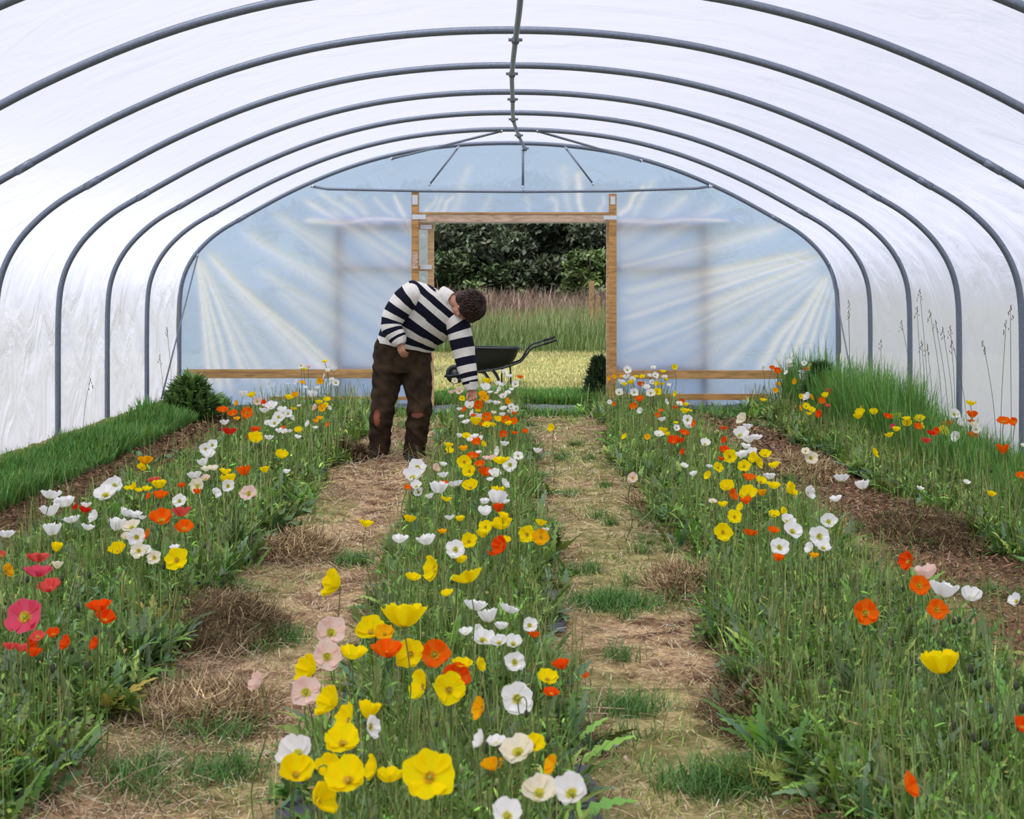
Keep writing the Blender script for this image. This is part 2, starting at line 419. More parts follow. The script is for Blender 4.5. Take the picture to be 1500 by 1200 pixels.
# ------------------------------------------------------------------ tunnel film
nyf = 280; ysf = np.linspace(HY[0], YE, nyf); prof = np.array(FULL); npf = len(prof)
tan = np.gradient(prof, axis=0); tan /= np.linalg.norm(tan, axis=1)[:, None] + 1e-9; nor = np.stack([-tan[:, 1], tan[:, 0]], 1)
PP_, YY_ = np.meshgrid(np.arange(npf), ysf)
ph = ((YY_ - HY[-1]) / SP) % 1.0
arc = np.concatenate([[0], np.cumsum(np.linalg.norm(np.diff(prof, axis=0), axis=1))])[PP_.astype(int)]
sag = -0.035 * np.sin(PI * ph) ** 0.8 + 0.008 * fbm(arc * 1.7, YY_ * 2.3, 50) + 0.006 * np.sin(arc * 7 + YY_ * 9 + 2 * fbm(arc, YY_, 51))
off = 0.036 + sag
Vx = prof[PP_, 0] + nor[PP_, 0] * off; Vz = prof[PP_, 1] + nor[PP_, 1] * off
FV = np.stack([Vx.ravel(), YY_.ravel(), Vz.ravel()], 1)


def film_piece(name, j0, j1, label):
    js = np.arange(j0, j1 + 1); w = len(js)
    idx = (np.arange(nyf)[:, None] * npf + js[None, :]).ravel(); V = FV[idx]
    i = (np.arange(nyf - 1)[:, None] * w + np.arange(w - 1)[None, :]).ravel()
    o = link(name, npmesh(name, V, np.stack([i, i + 1, i + 1 + w, i + w], 1), M['film'], smooth=True))
    return tag(o, label, 'tunnel film', kind='structure')


jl = int(np.argmin(np.abs(prof[:, 0] + 4.13) + (prof[:, 1] < 1.7))); jr = npf - 1 - jl
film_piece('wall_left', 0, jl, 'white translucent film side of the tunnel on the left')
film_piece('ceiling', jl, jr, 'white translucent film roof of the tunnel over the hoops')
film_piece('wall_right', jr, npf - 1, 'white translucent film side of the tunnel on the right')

# end wall film with gathered folds and the door track's highlight painted in
FOLDS_GLINT = [  # px start, px end, width px, strength
    (286, 372, 308, 575, 3, .9), (287, 372, 322, 575, 3.5, 1), (288, 372, 338, 575, 3, .8), (289, 374, 362, 560, 4, .8), (290, 372, 380, 570, 2.5, .6), (291, 372, 398, 575, 5, .6),
    (300, 368, 480, 545, 5, 1.1), (330, 400, 500, 548, 3, .9), (300, 366, 450, 540, 9, .6), (350, 335, 600, 500, 9, .55), (370, 350, 605, 470, 6, .5), (395, 310, 606, 450, 9, .5), (440, 290, 606, 395, 5, .7),
    (460, 275, 606, 380, 4, .6), (480, 300, 606, 430, 8, .5), (370, 390, 600, 540, 8, .5), (400, 420, 560, 545, 10, .45), (500, 285, 560, 330, 5, .5), (575, 283, 606, 345, 3, .8), (545, 285, 600, 345, 3, .5), (420, 330, 606, 480, 5, .45),
    (441, 323, 608, 323, 2.6, 1.1), (900, 323, 1067, 323, 2.6, 1.1), (300, 400, 420, 560, 9, .35), (480, 400, 606, 520, 9, .4), (905, 400, 1100, 340, 9, .4), (905, 540, 1120, 470, 9, .45),  # the two level lines paint the door track's white highlight, no folds there
    (612, 345, 650, 285, 4, .5), (640, 318, 665, 285, 3, .7), (660, 318, 690, 240, 5, .4), (622, 318, 640, 285, 3, .5), (700, 318, 720, 285, 4, .3), (855, 318, 846, 250, 3, .9), (820, 318, 808, 285, 3, .5), (835, 318, 826, 240, 4, .4), (880, 318, 885, 285, 3, .5), (780, 318, 770, 285, 3, .3),
    (905, 318, 945, 270, 3, .9), (905, 350, 960, 262, 5, .5), (904, 360, 1010, 285, 8, .5), (905, 385, 1060, 300, 8, .5), (905, 410, 1150, 330, 9, .6), (905, 392, 1055, 358, 3, .8), (905, 430, 1190, 368, 5, .9), (905, 455, 1200, 373, 8, .7),
    (904, 470, 1205, 374, 3, 1), (904, 500, 1205, 378, 7, .8), (905, 520, 1200, 395, 3.5, .7), (920, 545, 1205, 385, 7, .5), (1000, 545, 1205, 395, 8, .45), (1050, 545, 1208, 400, 5, .6), (1110, 545, 1212, 400, 4, .9),
    (1132, 548, 1214, 402, 3, 1.1), (1150, 548, 1216, 402, 3.5, 1.1), (1170, 560, 1220, 410, 3, .7), (1190, 570, 1224, 420, 3, .6), (905, 440, 1000, 425, 5, .5), (905, 480, 1100, 450, 9, .4)]


def fold_glint_field(X, Z):
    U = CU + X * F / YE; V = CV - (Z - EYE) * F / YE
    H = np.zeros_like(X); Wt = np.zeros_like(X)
    for x0, y0, x1, y1, w, s in FOLDS_GLINT:
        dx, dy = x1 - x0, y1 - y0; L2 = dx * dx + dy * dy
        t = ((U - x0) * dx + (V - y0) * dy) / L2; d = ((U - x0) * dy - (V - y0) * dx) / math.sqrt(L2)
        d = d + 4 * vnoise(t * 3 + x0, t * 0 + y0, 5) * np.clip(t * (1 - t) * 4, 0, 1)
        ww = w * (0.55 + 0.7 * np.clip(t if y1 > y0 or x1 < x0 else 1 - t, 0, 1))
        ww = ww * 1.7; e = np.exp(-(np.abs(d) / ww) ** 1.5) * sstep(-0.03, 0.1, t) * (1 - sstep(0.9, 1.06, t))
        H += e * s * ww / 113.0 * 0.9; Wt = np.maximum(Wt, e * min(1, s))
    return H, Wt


def end_patch(xa, xb, zb, nx, nz_, zt=None):
    xs = np.linspace(xa, xb, nx); T = np.linspace(0, 1, nz_); X, TT = np.meshgrid(xs, T)
    top = np.minimum(roof_z(X) + 0.03, 3.46); Z = zb + (top - zb) * TT if zt is None else zb + (zt - zb) * TT
    H, Wt = fold_glint_field(X, Z); i = (np.arange(nz_ - 1)[:, None] * nx + np.arange(nx - 1)[None, :]).ravel()
    Y = YE + 0.055 - H * 0.35 + 0.008 * fbm(X * 2, Z * 2, 9)
    V = np.stack([X.ravel(), Y.ravel(), Z.ravel()], 1); return V, np.stack([i, i + 1, i + 1 + nx, i + nx], 1), Wt.ravel()


zs0 = []; WT = []
for a in ((-4.26, -1.19, 0.0, 300, 240), (1.33, 4.26, 0.0, 300, 240), (-1.19, 1.33, 2.45, 220, 90)):
    v, f, w = end_patch(*a); zs0.append((v, f, np.zeros_like(v))); WT.append(w)
v, f, _ = join(zs0)
we = link('wall_back', npmesh('wall_back', v, f, M['film_end'], smooth=True, attrs={'fold_glint': np.clip(np.concatenate(WT) * 1.25, 0, 1)}))
tag(we, 'bluish translucent creased film closing the far end around the doorway', 'end wall film', kind='structure')
# film end behind the camera
v, f, w = end_patch(-4.26, 4.26, 0.0, 60, 30); v[:, 1] += HY[0] - YE
wf = link('wall_front', npmesh('wall_front', v, f, M['film'], smooth=True)); tag(wf, 'film end of the tunnel behind the viewer', 'end wall film', kind='structure')

# ------------------------------------------------------------------ steel frame
ordw = ['first', 'second', 'third', 'fourth', 'fifth', 'sixth', 'seventh', 'eighth', 'ninth', 'tenth', 'eleventh', 'twelfth', 'thirteenth', 'fourteenth', 'fifteenth', 'sixteenth', 'seventeenth', 'eighteenth', 'nineteenth', 'twentieth']
hoop_me = None
for k, y in enumerate(HY):
    if y < 1.5: continue
    if hoop_me is None:
        mb = MB(); mb.tube([(x, 0, z) for x, z in FULL], 0.028, 12); hoop_me = mb.mesh('steel_hoop', M['steel'])
        coll_me = []
        for sx_ in (-1, 1):
            mc = MB(); mc.tube([(sx_ * 3.40, 0, 2.478), (sx_ * 3.52, 0, 2.408)], 0.031, 12); coll_me.append(mc.mesh('joint_sleeve', M['steel']))
    h = link('steel_hoop', hoop_me, None, (0, y, 0)); n = len(HY) - 1 - k
    for cm in coll_me: link('joint_sleeve', cm, h)
    tag(h, 'galvanised steel tube hoop, ' + (f'{ordw[n]} counting from the doorway end' if n else 'at the doorway end wall, framing the creased film'), 'hoop', 'steel hoops carrying the film')

rid = empty('ridge_pole', (0, YE, 3.36)); tag(rid, 'grey steel ridge pole running overhead under all the hoops to the doorway end', 'pole')
rp_px = {11: (769, 214), 10: (760, 191), 9: (752, 176), 8: (751, 141), 7: (750, 104), 6: (755, 47), 5: (763, -24)}
pts = []
for k, (u, v_) in sorted(rp_px.items()): pts.append(at(u, v_ + 3, SP * (k + 0.14)) + Vector((0, 0, 0)))
pts = [Vector((0.1, HY[0], 3.33))] + [Vector((0.09, 5.6, 3.33))] + [Vector((p.x, p.y, 3.345)) for p in pts]
mb = MB(); mb.tube([p - rid.location for p in catmull(pts, 4)], 0.02, 10); mb.build('pole_tube', M['steel'], rid)
for k in range(5, 12):
    y = SP * (k + 0.14); p = min(pts, key=lambda q: abs(q.y - y)); mb = MB()
    mb.tube([Vector((p.x, y - 0.03, 3.345)) - rid.location, Vector((p.x, y + 0.03, 3.345)) - rid.location], 0.031, 10)
    mb.tube([Vector((p.x - 0.05, y, 3.35)) - rid.location, Vector((p.x + 0.05, y, 3.35)) - rid.location], 0.012, 8)
    mb.build('clamp', M['steel'], rid)


def tie(name, a, b, r, label, cat, ends=True, group=None, sagpts=None):
    t = empty(name, a); tag(t, label, cat, group); a = Vector(a); b = Vector(b)
    mb = MB(); P = [Vector((0, 0, 0)), b - a] if not sagpts else [p - a for p in sagpts]
    mb.tube(P, r, 10); mb.build('tube', M['steel'], t)
    if ends:
        for e in (Vector((0, 0, 0)), b - a):
            d = (b - a).normalized(); mb = MB(); mb.tube([e - d * 0.03 * (1 if e.length else -1), e + d * 0.03 * (-1 if e.length else 1) * 0.4], r * 1.5, 8)
            mb.tube([e - Vector((0, 0.03, 0)), e + Vector((0, 0.03, 0))], r * 0.7, 8); mb.build('end_bracket', M['bracket'], t)
    return t


Yt = YE - 0.03
tie('truss_bar', at(456, 273, Yt), at(1042, 273, Yt), 0.018, 'grey steel bar crossing the end hoop above the doorway', 'bar',
    sagpts=[at(456, 273, Yt), at(480, 277, Yt), at(620, 280, Yt), at(766, 281, Yt), at(900, 280, Yt), at(1020, 276, Yt), at(1042, 273, Yt)])
tie('king_strut', at(766, 216, Yt - .02), at(766, 276, Yt - .02), 0.016, 'short upright strut between end hoop and bar, under the ridge pole', 'strut')
tie('truss_strut', at(672, 215, Yt - .02), at(628, 272, Yt - .02), 0.013, 'thin slanting strut above the left door post', 'strut')
tie('truss_strut', at(828, 216, Yt - .02), at(870, 271, Yt - .02), 0.013, 'thin slanting strut above the right half of the doorway', 'strut')
Y6 = HY[-2]
tie('hoop_brace', at(735, 192, Y6), at(573, 233, Yt), 0.015, 'slanting brace from the last but one hoop to the end hoop, left of the ridge', 'brace')
tie('hoop_brace', at(787, 192, Y6), at(940, 236, Yt), 0.015, 'slanting brace from the last but one hoop to the end hoop, right of the ridge', 'brace')
tie('side_brace', at(290, 373, Yt), Vector((-4.12, Y6 + .05, 0.2)), 0.010, 'thin diagonal brace against the film near the far left corner', 'brace')
tie('side_brace', at(1215, 385, Yt), Vector((4.12, Y6 + .05, 0.2)), 0.010, 'thin diagonal brace against the film near the far right corner', 'brace')

# ------------------------------------------------------------------ doorway timber
def zpx(v): return EYE - (v - CV) * YE / F
def xpx(u): return (u - CU) * YE / F


def beam(name, u0, u1, v0, v1, y0, y1, mat, parent=None, bev=0.004):
    mb = MB(); mb.box((xpx(u0), y0, zpx(v1)), (xpx(u1), y1, zpx(v0)))
    o = mb.build(name, mat, None, smooth=False, bevel=bev)
    if parent is not None:
        o.parent = parent; o.location = -parent.location
    return o


df = empty('door_frame', (0, YE, 0)); tag(df, 'sawn pine frame of the open doorway in the far film wall', 'door frame')
beam('jamb', 603, 613.5, 282, 604, YE - .03, YE + .045, M['wood'], df)
beam('jamb', 892, 903, 284, 604, YE - .03, YE + .045, M['wood'], df)
beam('header', 614, 892, 312.5, 325.5, YE - .02, YE + .04, M['woodpale'], df)
beam('header_cap', 614, 892, 311, 314, YE - .03, YE + .05, M['woodh'], df)
for (a, b, c, d) in ((604, 624, 314.5, 321.5), (884, 903, 316, 322), (604, 612, 286, 300), (894, 901, 288, 300)):
    beam('metal_plate', a, b, c, d, YE - .034, YE - .029, M['bracket'], df, 0.001)
beam('patch_board', 604.5, 612, 369, 394, YE - .04, YE - .028, M['woodpale'], df, 0.002)
b = tag(beam('side_rail', 272, 603, 541, 554, YE - .035, YE + .02, M['woodh']), 'long pine rail at knee height along the film left of the doorway', 'rail')
b = tag(beam('side_rail', 903, 1222, 542.5, 555, YE - .035, YE + .02, M['woodh']), 'long pine rail at knee height along the film right of the doorway', 'rail')
b = tag(beam('base_board', 906, 1125, 577, 586, YE - .03, YE + .015, M['wood']), 'reddish base board lying under the right rail near the ground', 'board')
b = tag(beam('base_board', 395, 603, 581, 586, YE - .03, YE + .015, M['woodh']), 'narrow pine base board under the left rail, behind the man', 'board')
tr = tag(beam('door_track', 441, 1068, 320.5, 326.5, YE + .13, YE + .17, M['bracket']), 'pale sliding door track running outside the film above the doorway', 'track')


def leaf_door(u0, u1, label):
    d = empty('sliding_door', (xpx((u0 + u1) / 2), YE + .16, 0.1)); tag(d, label, 'door', 'sliding doors outside the film')
    y0, y1 = YE + .105, YE + .15
    for a in (u0, u1 - 9): beam('stile', a, a + 9, 327, 596, y0, y1, M['wooddoor'], d)
    for c, e in ((327, 336), (389, 397), (536, 545)): beam('rail', u0 + 9, u1 - 9, c, e, y0 + .004, y1 - .004, M['wooddoor'], d)
    nx, nz_ = 60, 90; X, Z = np.meshgrid(np.linspace(xpx(u0), xpx(u1), nx), np.linspace(zpx(594), zpx(328), nz_))
    i = (np.arange(nz_ - 1)[:, None] * nx + np.arange(nx - 1)[None, :]).ravel()
    Y = y1 + 0.012 + 0.01 * fbm(X * 3 + u0, Z * 6, 14)
    p = link('door_film', npmesh('door_film', np.stack([X.ravel(), Y.ravel(), Z.ravel()], 1), np.stack([i, i + 1, i + 1 + nx, i + nx], 1), M['film_door'], smooth=True), d)
    p.location = -d.location
    return d


dl = leaf_door(490, 635, 'film-covered timber sliding door slid open to the left, edge showing past the jamb')
for v_ in (329, 388, 526): beam('metal_plate', 614.5, 632, v_, v_ + 6.5, YE + .080, YE + .087, M['bracket'], dl, 0.001)
leaf_door(889, 1037, 'film-covered timber sliding door slid open to the right, showing faintly through the film')

# membrane
def sheet(name, pts, label, amp=0.01, n=26, z=0.02, seed=1):
    """a torn piece of woven membrane; pts = quad corners on the ground"""
    a, b, c, d = [np.array(p) for p in pts]; S, T = np.meshgrid(np.linspace(0, 1, n), np.linspace(0, 1, n * 2))
    S2 = S + 0.10 * vnoise(T * 7, S * 0 + seed, seed) * np.where(S < 0.5, 1 - S * 2, S * 2 - 1) * np.sign(S - 0.5); s = S2[..., None]; t = T[..., None]
    P = (a * (1 - s) + b * s) * (1 - t) + (d * (1 - s) + c * s) * t; X, Y = P[..., 0], P[..., 1]
    Z = ground_h(X, Y) + z + amp * (1 + fbm(X * 6, Y * 6, seed)); i = (np.arange(2 * n - 1)[:, None] * n + np.arange(n - 1)[None, :]).ravel()
    o = link(name, npmesh(name, np.stack([X.ravel(), Y.ravel(), Z.ravel()], 1), np.stack([i, i + 1, i + 1 + n, i + n], 1), M['membrane'], smooth=True))
    return tag(o, label, 'ground sheet', 'woven weed membrane pieces')


def gp(u, v): Y = F * EYE / (v - CV); return ((u - CU) * Y / F, Y)


sheet('weed_membrane', [(-4.0, 18.5), (-1.3, 18.9), (-1.3, 20.0), (-4.0, 20.0)], 'blue-black woven membrane along the foot of the far wall, left corner', z=0.03, seed=2)
sheet('weed_membrane', [(-1.1, 18.8), (1.5, 18.95), (1.5, 19.9), (-1.1, 19.9)], 'blue-grey woven membrane strip lying across the doorway', z=0.03, seed=3)
sheet('weed_membrane', [(1.5, 19.0), (3.0, 19.2), (3.0, 19.95), (1.5, 19.95)], 'dark membrane strip under the reddish base board right of the doorway', z=0.03, seed=4)
sheet('weed_membrane', [(-0.68, 4.6), (-0.42, 4.6), (-0.42, 7.2), (-0.60, 7.2)], 'blue-grey membrane edge showing left of the nearest yellow poppies', z=0.03, seed=5)
sheet('weed_membrane', [(0.10, 7.0), (0.26, 7.0), (0.24, 7.9), (0.12, 7.9)], 'small bare membrane patch right of the centre bed near the white poppies', z=0.025, seed=6)
sheet('weed_membrane', [(0.13, 8.7), (0.27, 8.7), (0.25, 9.9), (0.14, 9.9)], 'ragged membrane scrap right of the centre bed, further up the path', z=0.025, seed=7)
sheet('weed_membrane', [(0.12, 4.4), (0.28, 4.4), (0.26, 5.1), (0.14, 5.1)], 'membrane corner at the near right end of the centre bed', z=0.025, seed=8)

# ------------------------------------------------------------------ the man
def loft(secs, rings=40, n=28, ts=None, cap=True):
    """secs: list of (centre, axis a, axis b) -> smooth tube; returns verts, faces, ring parameter per face"""
    A = [np.array([list(c), list(a), list(b)], dtype=float) for c, a, b in secs]; m = len(A)
    out = []
    for r in range(rings):
        x = r / (rings - 1) * (m - 1); i = min(int(x), m - 2); t = x - i
        p0, p1, p2, p3 = A[max(i - 1, 0)], A[i], A[i + 1], A[min(i + 2, m - 1)]
        out.append(0.5 * (2 * p1 + (p2 - p0) * t + (2 * p0 - 5 * p1 + 4 * p2 - p3) * t * t + (3 * p1 - p0 - 3 * p2 + p3) * t ** 3))
    vs = []; fs = []; par = []
    for q in out:
        for k in range(n):
            th = 2 * PI * k / n; vs.append(Vector(q[0] + q[1] * math.cos(th) + q[2] * math.sin(th)))
    for r in range(rings - 1):
        for k in range(n): fs.append((r * n + k, r * n + (k + 1) % n, (r + 1) * n + (k + 1) % n, (r + 1) * n + k)); par.append((r + .5) / (rings - 1))
    if cap: fs += [tuple(range(n - 1, -1, -1)), tuple((rings - 1) * n + k for k in range(n))]; par += [0, 1]
    return vs, fs, par


def limb(pts, rad, ry=1.0):
    """sections across a path"""
    P = [Vector(p) for p in pts]; S = []
    for i, p in enumerate(P):
        t = (P[min(i + 1, len(P) - 1)] - P[max(i - 1, 0)]).normalized()
        a = Vector((0, 1, 0)).cross(t).normalized(); b = t.cross(a).normalized(); S.append((p, a * rad[i], b * rad[i] * ry))
    return S


def remesh(name, mb, mat, voxel, smooth_it=3, parent=None, disp=None):
    o = mb.build(name + '_tmp', mat); md = o.modifiers.new('r', 'REMESH'); md.mode = 'VOXEL'; md.voxel_size = voxel; md.use_smooth_shade = True
    sm = o.modifiers.new('s', 'SMOOTH'); sm.factor = 0.5; sm.iterations = smooth_it
    bpy.context.view_layer.update(); dg = bpy.context.evaluated_depsgraph_get()
    me = bpy.data.meshes.new_from_object(o.evaluated_get(dg)); me.name = name; bpy.data.objects.remove(o)
    me.materials.clear()
    for m_ in (mat if isinstance(mat, list) else [mat]): me.materials.append(m_)
    me.polygons.foreach_set('use_smooth', [True] * len(me.polygons))
    if disp: 
        me.update()
        for v_ in me.vertices: v_.co = v_.co + v_.normal * disp(v_.co)
    return link(name, me, parent)


MY = 14.35
def W(u, v, dy=0.0): return at(u, v, MY + dy)
def D3(du, dv, dy=0.0): s = MY / F; return Vector((du * s, dy, -dv * s))


man = MB()
# legs (inside the trousers)
hipL, kneeL, ankL = W(570, 520, 0.0), W(559, 606, -0.03), W(553, 655, 0.03)
hipR, kneeR, ankR = W(609, 522, -0.02), W(613, 608, -0.07), W(606, 660, -0.02)
for h_, k_, a_ in ((hipL, kneeL, ankL), (hipR, kneeR, ankR)):
    vs, fs, _ = loft(limb([h_, h_.lerp(k_, .5), k_ + Vector((0, 0, .03)), k_ - Vector((0, 0, .06)), k_.lerp(a_, .5), a_], [.095, .082, .068, .062, .058, .04]), 30, 20); man.add(vs, fs)
    man.ell(k_ + Vector((0, -0.035, 0)), (.05, .045, .06))
# torso
TS = [(W(590, 512, 0), D3(30, 8), D3(0, 0, .13)), (W(600, 488, -.04), D3(28, 15), D3(0, 0, .12)), (W(618, 466, -.12), D3(28, 23), D3(0, 0, .12)), (W(634, 448, -.2), D3(30, 26), D3(0, 0, .12)), (W(645, 438, -.24), D3(20, 17), D3(0, 0, .09)), (W(652, 434, -.27), D3(9, 8), D3(0, 0, .06))]
vs, fs, _ = loft(TS, 30, 24); man.add(vs, fs)
# neck and head: local frame -> face +Y, crown +Z
neck0, headc = W(653, 437, -.26), W(683, 450, -.33)
vs, fs, _ = loft(limb([neck0, W(663, 441, -.28), W(674, 447, -.31)], [.060, .054, .056]), 12, 20); man.add(vs, fs)
upv = Vector((.93, -.30, -.22)).normalized(); fcv = Vector((-.30, .22, -.92)); fcv = (fcv - upv * fcv.dot(upv)).normalized(); rtv = fcv.cross(upv)
HM = Matrix.Translation(headc) @ Matrix((rtv, fcv, upv)).transposed().to_4x4() @ Matrix.Scale(1.08, 4)
hd = MB(); hd.ell((0, -.01, .02), (.078, .098, .098), nu=28, nv=20); hd.ell((0, .035, -.045), (.058, .062, .07), nu=20, nv=14)   # skull, face
hd.ell((0, .075, -.098), (.026, .022, .02)); hd.tube([(0, .098, -.005), (0, .118, -.038)], [.010, .016], 10)                        # chin, nose
hd.ell((0, .092, -.072), (.024, .012, .006)); hd.ell((0, .090, -.083), (.020, .012, .006)); hd.ell((0, .088, .018), (.048, .014, .010))   # lips, brow
for s in (-1, 1):
    hd.ell((s * .08, -.005, -.02), (.012, .022, .034)); hd.ell((s * .030, .084, -.008), (.014, .010, .009)); hd.ell((s * .04, .065, -.04), (.024, .024, .022))
hd.xf(HM); man.v_off = 0; man.add(hd.v, hd.f)
# arms
shL, elL, wrL = W(604, 432, -.24), W(573, 472, -.24), W(586, 503, -.30)       # his right arm, hanging back towards the hip
shR, elR, wrR = W(670, 474, -.24), W(681, 524, -.24), W(692, 569, -.30)       # his left arm, reaching down to the flowers
for a_, e_, w_ in ((shL, elL, wrL), (shR, elR, wrR)):
    vs, fs, _ = loft(limb([a_, a_.lerp(e_, .5), e_, e_.lerp(w_, .5), w_], [.058, .050, .043, .038, .027]), 30, 18); man.add(vs, fs)


def hand(M_, side, curl):
    """wrist at origin, fingers to -Z, palm facing -Y"""
    h = MB(); h.ell((0, 0, -.05), (.040, .016, .050), nu=20, nv=12); h.ell((0, 0, -.012), (.028, .020, .03)); h.ell((side * .024, -.008, -.035), (.017, .017, .030))
    for i, (x, L_) in enumerate(((.030, .070), (.010, .078), (-.010, .074), (-.029, .058))):
        p = Vector((side * x, 0, -.088 + abs(x) * .25)); a = 0.15; pts = [p + Vector((0, 0, .02)), p]; c = curl * (1 + .12 * i)
        for seg in (.42, .33, .27):
            a += c; p = p + Vector((side * x * .12, -math.sin(a), -math.cos(a))) * L_ * seg; pts.append(p)
        h.tube(pts, [.0088, .0092, .0085, .0078, .0066], 8); h.ell(pts[-1], (.0068,) * 3, nu=8, nv=6)
    tp = [Vector((side * .026, -.006, -.025)), Vector((side * .046, -.018, -.050)), Vector((side * .050, -.034, -.074)), Vector((side * .044, -.048, -.092))]
    h.tube(tp, [.013, .0115, .0100, .0085], 8); h.ell(tp[-1], (.0088,) * 3, nu=8, nv=6)
    return h.xf(M_)


def frame(o, down, palm):
    z = -Vector(down).normalized(); y = -Vector(palm); y = (y - z * y.dot(z)).normalized(); x = y.cross(z)
    return Matrix.Translation(o) @ Matrix((x, y, z)).transposed().to_4x4()


for h_ in (hand(frame(wrL, (.25, -.25, -.95), (.5, .85, 0)), 1, .42), hand(frame(wrR, (.12, -.12, -1), (-.3, -.8, 0)), -1, .55)): man.add(h_.v, h_.f)
person = remesh('person', man, [M['skin']], .0055, 2)
tag(person, 'man in black and white striped jumper bending down to the poppies with one arm reaching', 'person')

# trousers
tr_ = MB()
belt = [(W(592, 496, .02), D3(38, 6), D3(0, 0, .155)), (W(590, 512, .01), D3(43, 4), D3(0, 0, .165)), (W(589, 530, 0), D3(43, 1), D3(0, 0, .165)), (W(589, 546, -.01), D3(41, 0), D3(0, 0, .15))]
vs, fs, _ = loft(belt, 16, 32); tr_.add(vs, fs)
legL = [W(568, 525, 0), W(567, 555, -.01), W(562, 585, -.03), W(559, 606, -.05), W(557, 630, -.01), W(556, 648, .02), W(554, 664, .02)]
legR = [W(610, 525, -.01), W(611, 555, -.03), W(614, 585, -.06), W(614, 606, -.09), W(610, 632, -.05), W(608, 655, -.03), W(607, 671, -.03)]
rl = [.135, .138, .118, .112, .106, .103, .105]
for L_ in (legL, legR):
    vs, fs, _ = loft(limb(L_, rl, .95), 40, 26); tr_.add(vs, fs)
def wrinkle(p):
    return 0.014 * mnoise(Vector((p.x * 9, p.y * 9, p.z * 14))) + 0.011 * mnoise(Vector((p.x * 7 + p.z * 9, 3 + p.y * 5, p.z * 15 + p.x * 14))) * (1.6 if p.z < 0.55 else 1)
trs = remesh('trousers', tr_, [M['cord']], .009, 3, person, wrinkle)
bm = bmesh.new(); bm.from_mesh(trs.data); kill = []
tears = [(W(553, 611), .036, .095), (W(612, 605), .070, .030)]
for f_ in bm.faces:
    c = f_.calc_center_median()
    if c.y < MY - .02:
        for t_, rx, rz in tears:
            if ((c.x - t_.x) / rx) ** 2 + ((c.z - t_.z) / rz) ** 2 < 1 + .5 * mnoise(c * 30): kill.append(f_)
bmesh.ops.delete(bm, geom=list(set(kill)), context='FACES'); bm.to_mesh(trs.data); bm.free(); trs['label'] = 'worn brown corduroy trousers torn open at both knees'
for kc, r_ in ((W(554, 609, -.065), (.072, .05, .12)), (W(613, 607, -.11), (.085, .055, .085))):
    mb = MB(); mb.ell(kc, r_); mb.build('knee', M['skin2'], person)
for nm, ft in (('boot', W(552, 664, 0)), ('boot', W(605, 671, -.04))):
    mb = MB(); mb.ell(ft + Vector((-.01, -.05, -.0)), (.058, .15, .045)); mb.ell(ft + Vector((0, .03, .045)), (.06, .065, .07)); mb.build(nm, M['boot'], person)

# jumper: torso, sleeves, collar; stripes are knitted colours per ring of faces
jm = MB(); bt = MB()
SW = [(W(592, 509, .0), D3(40, 8), D3(0, 0, .175)), (W(596, 499, -.01), D3(40, 14), D3(0, 0, .18)), (W(605, 484, -.05), D3(38, 22), D3(0, 0, .18)), (W(617, 469, -.11), D3(38, 29), D3(0, 0, .175)),
      (W(629, 454, -.17), D3(38, 33), D3(0, 0, .165)), (W(640, 442, -.21), D3(36, 31), D3(0, 0, .14)), (W(647, 435, -.24), D3(20, 18), D3(0, 0, .10)), (W(651, 434, -.26), D3(12, 11), D3(0, 0, .082))]
vs, fs, par = loft(SW, 121, 48)
bands = [(.10, .195), (.285, .385), (.475, .575), (.66, .755)]
vs = [p + (p - W(620, 460, -.1)).normalized() * (0.007 * mnoise(p * 9)) for p in vs]
mi = []
for f_, q in zip(fs, par):
    c = sum((vs[i] for i in f_), Vector()) / len(f_)
    sidew = (c - W(620, 460)).dot(D3(1, .8).normalized())
    w_ = 0.008 * mnoise(c * 6); navy = any(a < q + w_ < b_ for a, b_ in bands) or (.84 < q < .95 and sidew < -.03)
    mi.append(1 if navy else 0)
n0 = len(jm.v); jm.v += [tuple(p) for p in vs]; jm.f += [tuple(i + n0 for i in f_) for f_ in fs]; jm.mi += mi
for pts_, rr, bd in (([W(615, 430, -.24), W(602, 433, -.25), W(588, 447, -.25), W(575, 467, -.25), W(574, 482, -.27), W(583, 496, -.29), W(587, 504, -.30)], [.095, .120, .118, .104, .094, .080, .058],
                      [(.20, .29), (.37, .45), (.52, .60), (.67, .74), (.80, .85)]),
                     ([W(654, 462, -.23), W(668, 472, -.23), W(674, 490, -.24), W(680, 520, -.25), W(686, 547, -.28), W(690, 563, -.29), W(692, 571, -.30)], [.09, .112, .112, .100, .082, .068, .055],
                      [(.20, .30), (.37, .45), (.52, .59), (.655, .72), (.77, .825)])):
    vs, fs, par = loft(limb(pts_, rr, .9), 101, 28); vs = [p + Vector((mnoise(p * 13), mnoise(p * 11 + Vector((5, 0, 0))), 0)) * .008 for p in vs]
    n0 = len(jm.v); jm.v += [tuple(p) for p in vs]; jm.f += [tuple(i + n0 for i in f_) for f_ in fs]; jm.mi += [1 if any(a < q < b_ for a, b_ in bd) else 0 for q in par]
jo = jm.build('jumper', [M['white_wool'], M['navy_wool']], person); jo['label'] = 'cream knitted jumper with broad navy stripes'
cb = MB(); vs, fs, _ = loft(limb([W(646, 434, -.24), W(653, 436.5, -.26), W(661, 440, -.28)], [.095, .088, .074]), 14, 28, cap=False); cb.add(vs, fs); cb.build('collar', [M['white_wool']], person)
